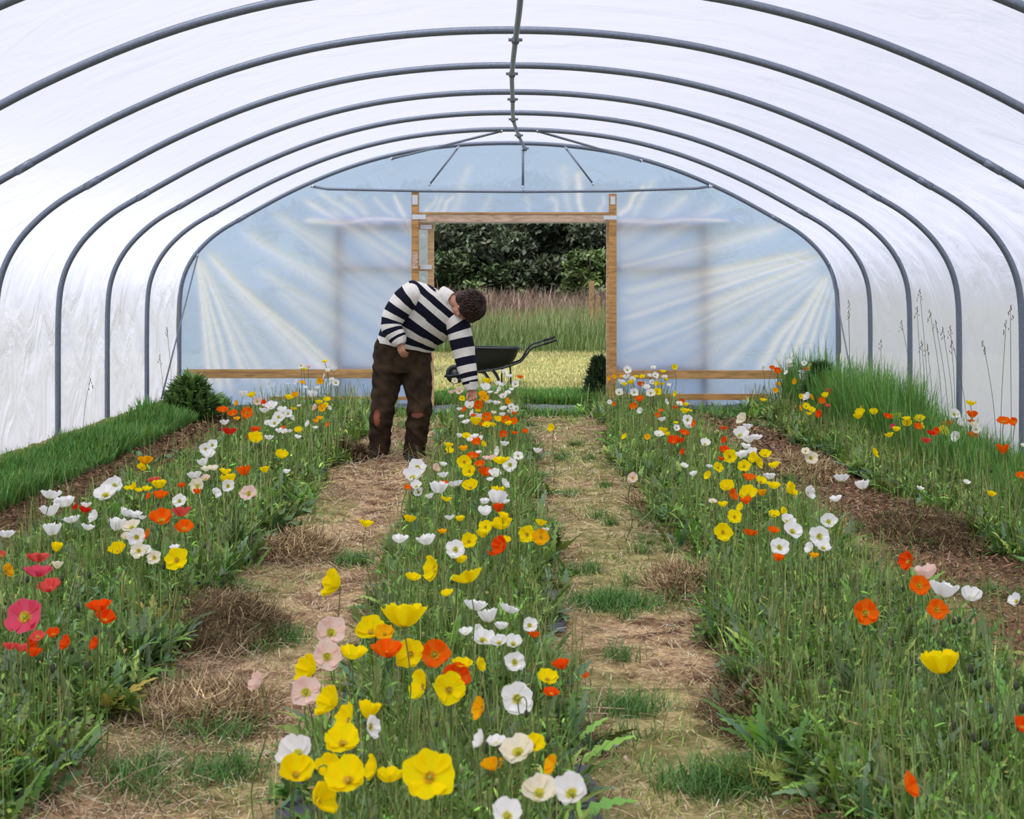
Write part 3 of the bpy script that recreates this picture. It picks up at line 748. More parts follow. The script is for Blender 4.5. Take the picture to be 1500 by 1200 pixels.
for w_, d_ in ((wrL, (.25, -.25, -.95)), (wrR, (.12, -.12, -1))):
    cb = MB(); d_ = Vector(d_).normalized(); vs, fs, _ = loft(limb([w_ - d_ * .055, w_ - d_ * .02, w_ + d_ * .015], [.062, .052, .044]), 12, 24, cap=False); cb.add(vs, fs); cb.build('cuff', [M['white_wool']], person)

# hair: cap plus locks
hb = MB(); hb.ell((0, -.022, .035), (.092, .108, .102), nu=40, nv=26); hb.ell((0, -.06, -.03), (.074, .06, .062), nu=24, nv=16); hb.ell((0, .066, .062), (.062, .042, .032), nu=24, nv=12)
for s in (-1, 1): hb.ell((s * .07, -.012, .018), (.018, .055, .055))
rr = random.Random(3)
for k in range(620):
    th = rr.uniform(0, 2 * PI); phv = rr.uniform(.05, 1.75)
    if math.sin(th) > .25 and phv > 1.15: continue
    n_ = Vector((math.sin(phv) * math.cos(th), math.sin(phv) * math.sin(th), math.cos(phv))); p = Vector((n_.x * .093, n_.y * .109 - .02, n_.z * .104 + .034))
    tdir = (Vector((0, -.2, 1)) - n_ * Vector((0, -.2, 1)).dot(n_)).normalized() * -1; tdir = (tdir + Vector((rr.gauss(0, .35), rr.gauss(0, .35), rr.gauss(0, .2)))); tdir = (tdir - n_ * tdir.dot(n_)).normalized()
    L_ = rr.uniform(.03, .065); P = [p - n_ * .006, p + tdir * L_ * .4 + n_ * .006, p + tdir * L_ * .8 + n_ * .004, p + tdir * L_ + n_ * rr.uniform(-.006, .006)]
    hb.tube(P, [.005, .006, .004, .001], 5, caps=False)
hb.xf(HM @ Matrix.Scale(1.13, 4)); hb.build('hair', M['hair'], person)
# eyes
for s in (-1, 1):
    eb = MB(); eb.ell((s * .030, .0875, -.008), (.010, .006, .006), nu=12, nv=8); eb.xf(HM); eb.build('eye', M['rubber'], person)

# ------------------------------------------------------------------ wheelbarrow outside the doorway
BY = 24.6
wbw = empty('wheelbarrow', (at(705, 563, BY).x, BY, 0)); tag(wbw, 'black plastic-tub wheelbarrow parked on the mown grass beyond the doorway', 'wheelbarrow'); WO = wbw.location
def B(u, v, dy=0.0): return at(u, v, BY) + Vector((0, dy, 0)) - WO
def trayring(u0, u1, v0, v1, hw, n=36):
    c0, c1 = B(u0, v0), B(u1, v1); out = []
    for k in range(n):
        th = 2 * PI * k / n; cx = math.copysign(abs(math.cos(th)) ** .55, math.cos(th)); sy = math.copysign(abs(math.sin(th)) ** .55, math.sin(th))
        t = (cx + 1) / 2; p = c0.lerp(c1, t); out.append(p + Vector((0, sy * hw * (0.78 + .22 * t), 0)))
    return out
def rings(rs, close):
    n = len(rs[0]); vs = [p for r in rs for p in r]; fs = [(i * n + k, i * n + (k + 1) % n, (i + 1) * n + (k + 1) % n, (i + 1) * n + k) for i in range(len(rs) - 1) for k in range(n)]
    if close: fs.append(tuple((len(rs) - 1) * n + k for k in range(n)))
    return vs, fs
mb = MB(); mb.add(*rings([trayring(676, 761, 508.5, 509.5, .34), trayring(677, 760, 511, 512, .335), trayring(684, 756, 529, 523, .27), trayring(692, 750, 542, 533, .20), trayring(697, 744, 544, 535, .16)], True)); mb.build('tub', M['rubber'], wbw)
mb = MB(); mb.add(*rings([trayring(678, 759, 509, 510, .33), trayring(686, 754, 528, 523, .255), trayring(694, 748, 539.5, 531.5, .19)], True)); mb.build('tub_lining', M['tubin'], wbw)
mb = MB(); mb.tube(trayring(675, 762, 508.5, 509.5, .345, 40) + [trayring(675, 762, 508.5, 509.5, .345, 40)[0]], .013, 8, caps=False); mb.build('rim', M['barrow'], wbw)
for dy, nd in ((-.27, 0), (.27, -3)):
    mb = MB(); mb.tube(catmull([B(655, 551, dy * .25), B(668, 549, dy * .4), B(700, 544, dy * .8), B(735, 538, dy), B(757, 531, dy), B(764, 527, dy), B(772, 517 + nd, dy), B(779, 509 + nd, dy), B(790, 505 + nd, dy), B(812, 498 + nd, dy)], 5), .017, 10); mb.build('handle_tube', M['barrow'], wbw)
    mb = MB(); mb.tube([B(797, 503 + nd, dy), B(814, 497.3 + nd, dy)], .023, 10); mb.build('grip', M['rubber'], wbw)
    for pts_ in ([B(699, 544, dy * .7), B(709, 546, dy * .85), B(716, 556, dy), B(718, 563, dy)], [B(713, 540, dy * .7), B(721, 542, dy), B(729, 553, dy * 1.1), B(732, 563, dy * 1.1)], [B(745, 534, dy), B(738, 537, dy), B(735, 548, dy), B(735, 563, dy)], [B(747, 534, dy), B(748, 550, dy), B(748, 563, dy)]):
        mb = MB(); mb.tube(catmull(pts_, 5), .014, 8); mb.build('leg', M['barrow'], wbw)
whl = MB(); wc = B(667, 547); wc.z = .155
for k in range(32):
    pass
ringp = [wc + Vector((math.cos(2 * PI * k / 32) * .115, 0, math.sin(2 * PI * k / 32) * .115)) for k in range(33)]
whl.tube(ringp, .04, 10, caps=False); wo = whl.build('wheel', M['rubber'], wbw); mb = MB(); mb.tube([wc - Vector((0, .09, 0)), wc + Vector((0, .09, 0))], .02, 10); mb.tube([wc - Vector((0, .03, 0)), wc + Vector((0, .03, 0))], .08, 20); mb.build('hub', M['barrow'], wo)
mb = MB(); mb.tube([B(651, 552), B(668, 547)], .02, 8); mb.tube([B(652, 551, -.10), B(652, 551, .10)], .016, 8); mb.build('nose_bar', M['barrow'], wbw)

# ------------------------------------------------------------------ plant scatter
G_GREEN = (0.125, 0.23, 0.038); G_DEEP = (0.065, 0.17, 0.04); G_BLUE = (0.13, 0.23, 0.12); G_LIME = (0.28, 0.36, 0.07); TAN = (0.72, 0.55, 0.32); PALE = (0.80, 0.68, 0.46); BROWN = (0.28, 0.16, 0.09); DARKB = (0.085, 0.05, 0.032)


def scatter(n, x0, x1, y0, y1, dens=None, near=1.0):
    """n points, thinner with distance (near > 0), thinned by a mask 0..1"""
    t = RNG.random(n); y = y0 * (y1 / y0) ** t if near else y0 + (y1 - y0) * t
    x = x0 + (x1 - x0) * RNG.random(n)
    if dens is not None: k = RNG.random(n) < dens(x, y); x, y = x[k], y[k]
    return x, y


def pts3(x, y, dz=0.0): return np.stack([x, y, ground_h(x, y) + dz], 1)


def lod(y, k=6.0): return np.maximum(1.0, y / k)


def put(name, parts, mat, label, cat, kind='stuff'):
    v, f, c = join(parts); o = link(name, npmesh(name, v, f, mat, c)); return tag(o, label, cat, None, kind)


U = RNG.uniform
BL = [1, .85, .6, .08]                                    # grass blade profile
LOBE = [.10, .25, .18, .75, .30, 1.0, .35, .95, .30, .65, .22, .30, .03]
def rnd(n, a, b): return RNG.uniform(a, b, n)


def blades(x, y, L, Wd, lean, bend, col, tip=None, prof=BL, dz=0.0):
    n = len(x); return ribbons(pts3(x, y, dz), rnd(n, 0, 2 * PI), lean, L, Wd, prof, bend, col, tip, rnd(n, -.5, .5))


# short grass and clover of the paths
inside = lambda x, y: (1 - bed_mask(x, y)) * np.where(np.abs(x) < 4.2, 1, 0)
x, y = scatter(150000, -4.2, 4.2, 4.3, 19.6, lambda x, y: np.clip(green_mask(x, y) * 0.75 + 0.03, 0, 1) * np.clip(.55 + 1.2 * fbm(x * 2.6, y * 2.2, 55), .1, 1) * inside(x, y) * (1 - .8 * soil_mask(x, y)))
n = len(x); s = lod(y, 7); g1 = vnoise(x * .9, y * .9, 71)[:, None]
col = jit((.17, .28, .06), n, .45) * (1 + .35 * g1) + np.array([[.12, .07, .01]]) * (RNG.random((n, 1)) < .4)
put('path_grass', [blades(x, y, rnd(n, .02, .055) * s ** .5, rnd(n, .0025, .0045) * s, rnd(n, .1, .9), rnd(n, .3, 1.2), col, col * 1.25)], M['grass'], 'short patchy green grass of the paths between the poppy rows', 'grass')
# longer tufts here and there
tx, ty = scatter(260, -1.5, 2.9, 4.3, 19, lambda x, y: (green_mask(x, y) > .25) * (1 - bed_mask(x, y)) * 1.0)
tufts = [(.42, 7.7, .16), (.62, 7.75, .15), (.5, 7.8, .12), (.45, 5.85, .12), (.72, 4.95, .16), (.62, 4.98, .15), (.8, 5.0, .12), (.15, 6.2, .1), (-1.05, 5.6, .14), (-1.2, 5.0, .16), (-.95, 5.15, .12), (-1.05, 7.1, .12), (2.1, 8.0, .14), (1.0, 5.1, .15), (-.9, 9, .1)]
TX = np.concatenate([tx, [t[0] for t in tufts]]); TY = np.concatenate([ty, [t[1] for t in tufts]]); TR = np.concatenate([rnd(len(tx), .04, .10), [t[2] for t in tufts]]); TN = np.concatenate([np.full(len(tx), 70), np.full(len(tufts), 420)])
rep = np.repeat(np.arange(len(TX)), TN.astype(int)); n = len(rep); x = TX[rep] + RNG.normal(0, 1, n) * TR[rep] * .6; y = TY[rep] + RNG.normal(0, 1, n) * TR[rep] * .6
c = jit((.08, .19, .04), n, .3) * 1.1; put('grass_tufts', [blades(x, y, rnd(n, .05, .12), rnd(n, .003, .005) * lod(y, 7), rnd(n, .1, .8), rnd(n, .3, 1.3), c, c * 1.3)], M['grass'], 'darker green tufts of longer grass dotted over the paths', 'grass')

# straw: fine dry litter on the paths
def straw(n0, x0, x1, y0, y1, dens, cols, Lr=(.03, .11), zr=(.003, .022), wr=(.0016, .0032), lr=(1.25, 1.62)):
    x, y = scatter(n0, x0, x1, y0, y1, dens); n = len(x); pick = RNG.integers(0, len(cols), n)
    col = np.array(cols)[pick] * np.exp(RNG.normal(0, .25, (n, 1))); s = lod(y, 6.5)
    P = pts3(x, y); P[:, 2] += rnd(n, *zr)
    return ribbons(P, rnd(n, 0, 2 * PI), rnd(n, *lr), rnd(n, *Lr) * s ** .4, rnd(n, *wr) * s, [.8, 1, 1, .9, .6], rnd(n, -.4, .7), np.clip(col, 0, .8), None, rnd(n, -.4, .4))
pm = lambda x, y: np.clip(1.0 - .45 * green_mask(x, y), 0, 1) * (1 - .9 * bed_mask(x, y)) * (1 - soil_mask(x, y)) * (.6 + .4 * vnoise(x * 2, y * 1.5, 77)) * np.where(np.abs(x) < 3.9, 1, 0)
put('dry_straw', [straw(150000, -1.7, 2.9, 4.3, 19.4, pm, [TAN, (.30, .19, .10), PALE, (.50, .42, .18), (.70, .56, .34), (.25, .15, .09), DARKB, (.80, .62, .42)], (.012, .04), (.002, .02), (.0018, .0032), (1.0, 1.6)), straw(100000, -3.9, 3.9, 4.3, 19.4, pm, [TAN, PALE, BROWN, TAN, (.42, .27, .15), (.28, .17, .10), (.50, .42, .18), (.60, .50, .24)])], M['straw'], 'fine dry straw and mown grass lying over the paths', 'straw')
sm_ = lambda x, y: soil_mask(x, y)
put('bark_mulch', [straw(90000, -4.0, 3.2, 5.5, 19.4, sm_, [BROWN, DARKB, (.19, .095, .055), (.26, .15, .09), DARKB], (.02, .06), (.002, .03), (.005, .011), (1.1, 1.65))], M['straw'], 'reddish brown crumbly mulch beside the grass bank and right hand beds', 'mulch')
el = lambda x, y: np.clip(np.maximum.reduce([np.exp(-((x + 1.25) / .22) ** 2), np.exp(-((x - 1.0) / .16) ** 2), np.exp(-((x - .26) / .08) ** 2) * .9, np.exp(-((x + .7) / .1) ** 2) * .5]) * (.55 + .6 * vnoise(x * 1.5, y * 1.1, 79)), 0, 1)
put('withered_stalks', [straw(60000, -1.9, 1.5, 4.2, 18, el, [(.48, .38, .27), BROWN, DARKB, (.56, .45, .31), (.36, .26, .18)], (.06, .18), (.004, .04), (.0015, .003), (1.1, 1.6))], M['straw'], 'withered grey-brown stalks raked along the row edges', 'straw')
# heaps
for k, (hx, hy, hr, hh, ln) in enumerate(HEAPS):
    n = 5600; r = np.sqrt(RNG.random(n)); th = rnd(n, 0, 2 * PI); x = hx + r * np.cos(th) * hr; y = hy + r * np.sin(th) * hr * ln
    z = ground_h(x, y) + hh * (1 - r ** 2) * rnd(n, .35, 1.0) * (1 + .4 * vnoise(x * 9, y * 9, 5)); dk = k in (0, 3, 7, 4)
    cols = np.array([DARKB, (.20, .13, .06), (.12, .08, .04), (.34, .25, .13), (.10, .07, .035)] if dk else [(.28, .18, .08), (.30, .21, .11), TAN, DARKB, (.50, .38, .20)])[RNG.integers(0, 5, n)]
    v, f, c = ribbons(np.stack([x, y, z], 1), rnd(n, 0, 2 * PI), rnd(n, .9, 1.75), rnd(n, .04, .12), rnd(n, .002, .0042) * max(1, hy / 7), [.8, 1, 1, .8, .5], rnd(n, -.8, .9), cols * np.exp(RNG.normal(0, .25, (n, 1))), None, rnd(n, -.6, .6))
    o = link('weed_heap', npmesh('weed_heap', v, f, M['straw'], c)); pl = ['on left path beside wilted foliage', 'on left path below the dock leaves', 'on left path, lower down near viewer', "on the left path at the man's feet",
        'at left foot of near right bed', 'on right path beside near right bed', 'on right path, further up', 'between the two right beds', 'far up between the right beds', 'lowest right beside the front tuft'][k]
    tag(o, ('dark' if dk else 'pale brown') + ' heap of pulled dry weeds ' + pl, 'weed heap', 'heaps of pulled weeds')


# beds ------------------------------------------------------------
def bedfoliage(nm, xa, xb, label, nl, ns, tall=1.0, y0=3.3, y1=19.2, edge=.12):
    def dens(x, y): return bed_mask(x, y) ** .7 * np.clip(.60 + .95 * fbm(x * 3.2, y * 2.6, 33), .08, 1)
    parts = []
    # plants: rosettes of lobed leaves
    px, py = scatter(nl, xa, xb, y0, y1, dens); rep = np.repeat(np.arange(len(px)), 9); n = len(rep)
    x = px[rep] + RNG.normal(0, .035, n); y = py[rep] + RNG.normal(0, .035, n); s = lod(y, 8)
    tone = jit(G_GREEN, len(px), .42, .14)[rep]; tone = np.where((RNG.random(n) < .25)[:, None], jit(G_BLUE, n, .2), tone); tone = np.where((RNG.random(n) < .07)[:, None], jit(G_LIME, n, .25), tone)
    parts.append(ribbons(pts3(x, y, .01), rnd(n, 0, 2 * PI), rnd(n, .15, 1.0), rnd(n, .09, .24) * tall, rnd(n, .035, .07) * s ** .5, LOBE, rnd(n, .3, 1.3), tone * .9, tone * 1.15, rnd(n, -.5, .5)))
    # flower stalks and thin weeds
    x, y = scatter(int(ns * .9), xa, xb, y0, y1, dens); n = len(x); s = lod(y, 6); c = np.where((RNG.random(n) < .5)[:, None], jit((.27, .27, .10), n, .35), jit(G_GREEN, n, .4))
    parts.append(ribbons(pts3(x, y), rnd(n, 0, 2 * PI), rnd(n, 0, .16), rnd(n, .16, .42) * tall, rnd(n, .0024, .0038) * s, [1, 1, .9, .8, .6], rnd(n, -.1, .45), c, c * 1.15, rnd(n, 0, 3.1)))
    # narrow leaves and grass growing through
    x, y = scatter(int(ns * .9), xa, xb, y0, y1, dens); n = len(x); s = lod(y, 7); c = jit(G_GREEN, n, .5)
    parts.append(blades(x, y, rnd(n, .07, .26) * tall, rnd(n, .004, .008) * s ** .8, rnd(n, .05, .6), rnd(n, .2, 1.4), c, c * 1.3, [.6, 1, .9, .6, .1]))
    # small leaflets (groundsel, clover) giving the sparkle of the undergrowth
    x, y = scatter(int(ns * 1.8), xa, xb, y0, y1, dens); n = len(x); s = lod(y, 7); P = pts3(x, y); P[:, 2] += rnd(n, .01, .24) * tall * (.4 + .6 * RNG.random(n)); c = jit(G_GREEN, n, .5, .14) * 1.25
    c = np.where((RNG.random(n) < .05)[:, None], jit((.45, .34, .10), n, .2), c)
    parts.append(ribbons(P, rnd(n, 0, 2 * PI), rnd(n, .3, 1.6), rnd(n, .02, .06) * s ** .6, rnd(n, .006, .015) * s ** .6, [.15, .9, 1, .6, .1], rnd(n, -.3, .9), c, c * 1.2, rnd(n, -.7, .7)))
    return put(nm, parts, M['leaf'], label, 'poppy foliage')


bedfoliage('poppy_foliage', -3.0, -1.35, 'feathery green foliage and stalks of the left hand poppy bed', 2600, 17000, 1.0, 4.2)
bedfoliage('poppy_foliage', -.75, .3, 'feathery green foliage and stalks of the centre poppy bed', 2100, 17000, 1.0, 2.9)
bedfoliage('poppy_foliage', .85, 2.15, 'feathery green foliage and stalks of the first bed right of the path', 2600, 17000, 1.0, 3.9)
bedfoliage('poppy_foliage', 2.75, 4.0, 'feathery green foliage and stalks of the far right poppy bed', 2600, 16000, .95, 6.8)

# grass banks along the film
def bank(nm, xa, xb, y0, y1, n0, hl, label, hmod, ln=(0, .35), bd=(.1, 1.0)):
    x, y = scatter(n0, xa, xb, y0, y1, None); n = len(x); c = np.where((RNG.random(n) < .5)[:, None], jit(G_DEEP, n, .3) * 1.5, jit(G_GREEN, n, .3) * 1.1); s = lod(y, 7)
    return put(nm, [blades(x, y, rnd(n, *hl) * hmod(x, y), rnd(n, .005, .009) * s ** .8, rnd(n, *ln), rnd(n, *bd), c, c * 1.35, [.8, 1, .8, .5, .06])], M['grass'], label, 'grass')
bank('bank_grass', -4.02, -3.55, 8, 19.8, 26000, (.10, .26), 'dark green grass bank along the foot of the left film wall', lambda x, y: .75 + .45 * vnoise(x * 2, y * 1.3, 90))
bank('bank_grass', 3.45, 3.92, 8, 19.8, 17000, (.25, .75), 'tall green grass bank along the foot of the right film wall', lambda x, y: (.55 + .55 * sstep(11, 15, y)) * (.80 + .25 * vnoise(x * 2, y * 1.3, 91) + .25 * RNG.random(len(x)) ** 3), (0, .22), (0, .7))
bank('back_grass', -3.8, 3.8, 18.4, 19.2, 5000, (.05, .2), 'scattered grass at the back of the beds before the far wall', lambda x, y: .8 + .3 * vnoise(x * 2, y * 2, 92))
bank('threshold_grass', -1.0, 1.25, 20.25, 21.4, 9000, (.10, .22), 'dark green grass fringe just outside the doorway', lambda x, y: np.ones_like(x))
M['seed'] = pbsdf('seed_brown', (0.20, 0.14, 0.09), 0.8)
# seeding grass stalks against the right wall
SG = [(1347, 425, 15.0), (1343, 450, 15.2), (1320, 470, 15.6), (1362, 455, 14.6), (1381, 480, 14.0), (1392, 478, 14.2), (1395, 500, 13.8), (1350, 500, 15.2), (1358, 505, 14.8), (1480, 448, 11.9), (1474, 470, 12.2), (1440, 500, 13.0), (1250, 440, 18.6), (1244, 455, 18.6), (1293, 498, 17), (1370, 470, 14.4), (228, 480, 18.6), (222, 520, 18.2), (45, 555, 15.2)]
for k, (u, v_, Y) in enumerate(SG):
    p = at(u, v_, Y); p.x = max(-4.1, min(4.08, p.x)); p = Vector((p.x, p.y, p.z)); g0 = float(ground_h(np.array([p.x]), np.array([p.y]))[0]); bx = p.x + random.uniform(-.08, .08) + (.12 if u < 1460 and u > 1000 else 0); bx = min(4.1, bx)
    e = empty('seeding_grass', (bx, p.y, g0)); q = p - e.location
    mb = MB(); mb.tube(catmull([Vector((0, 0, 0)), Vector((q.x * .3, .0, q.z * .5)), q], 4), [.0025] * 8 + [.0015], 5); mb.build('stalk', M['stem'], e)
    mb = MB()
    for j in range(9):
        a = random.uniform(0, 6.28); w_ = .006 + .022 * (j / 9); c = q - Vector((0, 0, j * .013)) + Vector((math.cos(a) * w_, math.sin(a) * w_ * .5, 0)); mb.ell(c, (.004, .004, .010), nu=6, nv=5)
    mb.build('seed_head', M['seed'], e)
    side = 'against the left film wall' if u < 700 else 'against the right film wall'
    n = sum(1 for s_ in SG if (s_[0] < 700) == (u < 700) and s_[0] < u)
    tag(e, f'thin seeding grass stalk with brown head {side}, {ordw[n]} from the left of them', 'grass stalk', 'seeding grass stalks ' + side)

# ------------------------------------------------------------------ broad-leaved plants
def bigleaf(L, Wd, lean, bend, head, seed, wav=.02):
    n = 14; m = 6; vs = []; d = Vector((math.cos(head), math.sin(head), 0)); sd_ = Vector((-d.y, d.x, 0)); p = Vector((0, 0, 0))
    for i in range(n + 1):
        t = i / n; a = lean + bend * t
        if i: p = p + (d * math.sin(a) + Vector((0, 0, 1)) * math.cos(a)) * L / n
        nrm = d * -math.cos(a) + Vector((0, 0, 1)) * math.sin(a); w = Wd * (math.sin(PI * min(1, t * .9 + .08)) ** .75) * (.35 if t < .15 else 1) * (1 - .9 * max(0, t - .85) / .15)
        for j in range(-m, m + 1):
            s = j / m; vs.append(p + sd_ * (s * w / 2) + nrm * (abs(s) * w * .22 + wav * math.sin(t * 17 + j + seed) * abs(s)))
    k = 2 * m + 1; fs = [(i * k + j, i * k + j + 1, (i + 1) * k + j + 1, (i + 1) * k + j) for i in range(n) for j in range(k - 1)]
    return vs, fs


M['dock'] = pbsdf('dock_leaf', (0.11, 0.21, 0.075), 0.4, nscale=14, namt=0.25, bump=0.4, bscale=30, spec=0.5)
M['yel'] = pbsdf('yellowing_leaf', (0.50, 0.38, 0.07), 0.6, nscale=16, col2=(0.22, 0.28, 0.06), bump=0.3)
M['weed'] = pbsdf('dark_weed_leaf', (0.03, 0.075, 0.03), 0.5, nscale=8, namt=0.3)


def leafplant(name, x, y, leaves, mat, label, cat, z=0.0):
    e = empty(name, (x, y, float(ground_h(np.array([x]), np.array([y]))[0]) + z)); tag(e, label, cat)
    for i, (L, Wd, lean, bend, head) in enumerate(leaves):
        mb = MB(); mb.add(*bigleaf(L, Wd, lean, bend, math.radians(head), i)); mb.build('leaf', mat, e)
    return e


leafplant('dock_plant', -1.47, 9.6, [(.34, .10, .5, .7, -10), (.32, .10, .9, 1.0, -50), (.26, .09, .2, .6, -35), (.24, .08, .6, .9, 30), (.24, .09, .8, .8, -120)], M['dock'], 'big-leaved dock plant at the edge of the left bed', 'dock plant')
leafplant('dock_plant', .10, 8.15, [(.20, .10, .9, .5, -60), (.16, .08, .6, .7, 20)], M['dock'], 'blue-green broad leaf beside the white poppies right of the centre bed', 'dock plant')
leafplant('dock_plant', 1.22, 11.6, [(.22, .13, .5, .6, -100), (.20, .10, .7, .6, 170), (.18, .1, .6, .7, -30)], M['dock'], 'round-leaved green plant at the left edge of the right hand row', 'dock plant')
leafplant('dock_plant', -3.15, 13.6, [(.36, .08, 1.0, .6, -15), (.22, .07, .6, .8, 160)], M['dock'], 'long drooping leaf near the brown mulch on the left', 'dock plant')
leafplant('dock_plant', -2.15, 13.2, [(.34, .09, .1, .3, 80), (.28, .08, .3, .4, -70)], M['dock'], 'upright dark dock leaf behind the white poppies of the left bed', 'dock plant')
rs = random.Random(5)


def leafybush(name, x, y, r, h, n, col, label, L=(.05, .12), Wd=(.015, .03)):
    t = RNG.random(n) ** .8; th = rnd(n, 0, 2 * PI); rr_ = r * np.sqrt(RNG.random(n)) * (1 - .88 * t); g = float(ground_h(np.array([x]), np.array([y]))[0]) if y < 20 else -.05
    P = np.stack([x + rr_ * np.cos(th), y + rr_ * np.sin(th), g + h * t * .92], 1); c = jit(col, n, .35)
    a = ribbons(P, th + rnd(n, -1, 1), rnd(n, .3, 1.5), rnd(n, *L), rnd(n, *Wd), [.3, .9, 1, .6, .08], rnd(n, 0, .8), c, c * 1.25, rnd(n, -.6, .6))
    k = 60; st = ribbons(np.stack([x + RNG.normal(0, r * .3, k), y + RNG.normal(0, r * .3, k), np.full(k, g)], 1), rnd(k, 0, 6.28), rnd(k, 0, .25), rnd(k, h * .7, h), np.full(k, .008), [1, 1, .8, .5], rnd(k, 0, .3), jit(col, k), None)
    v, f, c = join([a, st]); return tag(link(name, npmesh(name, v, f, M['leaf'], c)), label, 'weed')


leafybush('leafy_weed', -3.7, 18.0, .36, .42, 900, (.11, .20, .05), 'leafy green weed growing in the far left corner', (.12, .24), (.05, .09))
leafybush('leafy_weed', 1.20, 20.6, .30, .70, 2600, (.045, .085, .035), 'dark green bushy weed standing beside the right door post')
leafybush('leafy_weed', 3.6, 17.9, .36, .70, 2600, (.06, .12, .045), 'dark leafy weed in the far right corner')


def lobedplant(name, x, y, n, L, cols, label, lean=(.5, 1.1), yaw=None):
    hd_ = rnd(n, 0, 2 * PI) if yaw is None else rnd(n, math.radians(yaw[0]), math.radians(yaw[1]))
    P = np.tile([[x, y, float(ground_h(np.array([x]), np.array([y]))[0]) + .01]], (n, 1)) + RNG.normal(0, .02, (n, 3)) * [[1, 1, 0]]
    cc = np.array(cols)[RNG.integers(0, len(cols), n)] * np.exp(RNG.normal(0, .12, (n, 1)))
    v, f, c = ribbons(P, hd_, rnd(n, *lean), rnd(n, L * .7, L * 1.15), rnd(n, .05, .08), LOBE, rnd(n, .2, .8), cc, cc * 1.1, rnd(n, -.4, .4))
    o = link(name, npmesh(name, v, f, M['leaf'], c)); return tag(o, label, 'poppy plant')


YL = [(.55, .42, .08), (.42, .38, .09), (.25, .30, .06)]
lobedplant('wilting_poppy', -1.50, 5.75, 14, .22, YL, 'yellowing lobed poppy leaves at the near edge of the left bed', (.6, 1.1), (-90, 20))
lobedplant('wilting_poppy', -1.56, 5.0, 10, .18, YL, 'pale yellow wilting leaves low in the bottom left of the bed', (.6, 1.1), (-120, 30))
lobedplant('wilting_poppy', -1.62, 7.1, 14, .17, YL, 'yellow-tinged poppy leaves right of the red-orange double poppy', (.3, 1.0))
lobedplant('wilting_poppy', 1.10, 6.6, 9, .18, YL, 'yellowish leaves at the left foot of the right hand row', (.6, 1.2))
for (x, y, s_, lb) in ((-1.75, 5.9, .26, 'large fresh green poppy rosette in the near left bed'), (-1.55, 6.4, .24, 'second green poppy rosette in the left bed, right of the first'), (-1.55, 8.9, .24, 'green rosette below the dock plant'), (1.32, 5.6, .24, 'green feathery rosette at the near foot of the right hand row'), (1.5, 5.0, .26, 'green rosette lowest in the right hand row')):
    lobedplant('poppy_rosette', x, y, 60, s_, [(.09, .17, .05), (.11, .2, .07), (.07, .14, .04)], lb, (.2, 1.1))
for (x, y, lb, cl) in ((.70, 4.98, 'bright green grass tuft on the right path near the viewer', (.10, .19, .03)), (.84, 4.95, 'yellow-green drying tuft beside the bright grass tuft', (.42, .42, .12))):
    n = 260; xx = x + RNG.normal(0, .045, n); yy = y + RNG.normal(0, .04, n); cc = jit(cl, n, .2)
    v, f, c = blades(xx, yy, rnd(n, .06, .16), rnd(n, .004, .007), rnd(n, .2, 1.0), rnd(n, .2, 1.0), cc, cc * 1.3); tag(link('grass_tuft', npmesh('grass_tuft', v, f, M['grass'], c)), lb, 'grass tuft')
# long loose dry stalks
for k, (u, v_, L, a) in enumerate(((1150, 1130, .26, 80), (820, 1065, .4, 25), (835, 1055, .45, 15), (880, 960, .3, -20), (1090, 985, .25, 40))):
    x, y = gp(u, v_); mb = MB(); d = Vector((math.cos(math.radians(a)), math.sin(math.radians(a)), 0)); z0 = float(ground_h(np.array([x]), np.array([y]))[0]) + .02
    mb.tube(catmull([Vector((x, y, z0)) - d * L / 2, Vector((x + .02, y, z0 + .02)), Vector((x, y, z0)) + d * L / 2], 5), .0026, 6)
    tag(mb.build('dry_stalk', M['woodpale']), ['pale dry stalk lying near the bright grass tuft', 'long dry stalk beside the cream poppies, nearer one', 'long dry stalk beside the cream poppies, farther one', 'dry stalk on the path right of the yellow double poppy', 'short dry stalk by the right hand row'][k], 'stalk')

# ------------------------------------------------------------------ poppies
PC = dict(w=((.96, .95, .945), (.80, .84, .45)), y=((.98, .80, .006), (.90, .70, .01)), a=((.97, .50, .008), (.92, .55, .01)), o=((.95, .17, .008), (.90, .35, .01)), r=((.92, .105, .008), (.88, .22, .01)),
          k=((.76, .035, .02), (.8, .25, .02)), c=((.82, .12, .10), (.85, .35, .05)), p=((.78, .10, .17), (.80, .50, .05)), b=((.92, .70, .62), (.82, .78, .35)), e=((.92, .86, .70), (.84, .82, .40)))
CN = dict(w='white', y='yellow', a='amber', o='orange', r='vermilion', k='red', c='coral', p='pink', b='blush', e='cream')
PM = {k: petalmat('petal_' + CN[k], *v) for k, v in PC.items()}


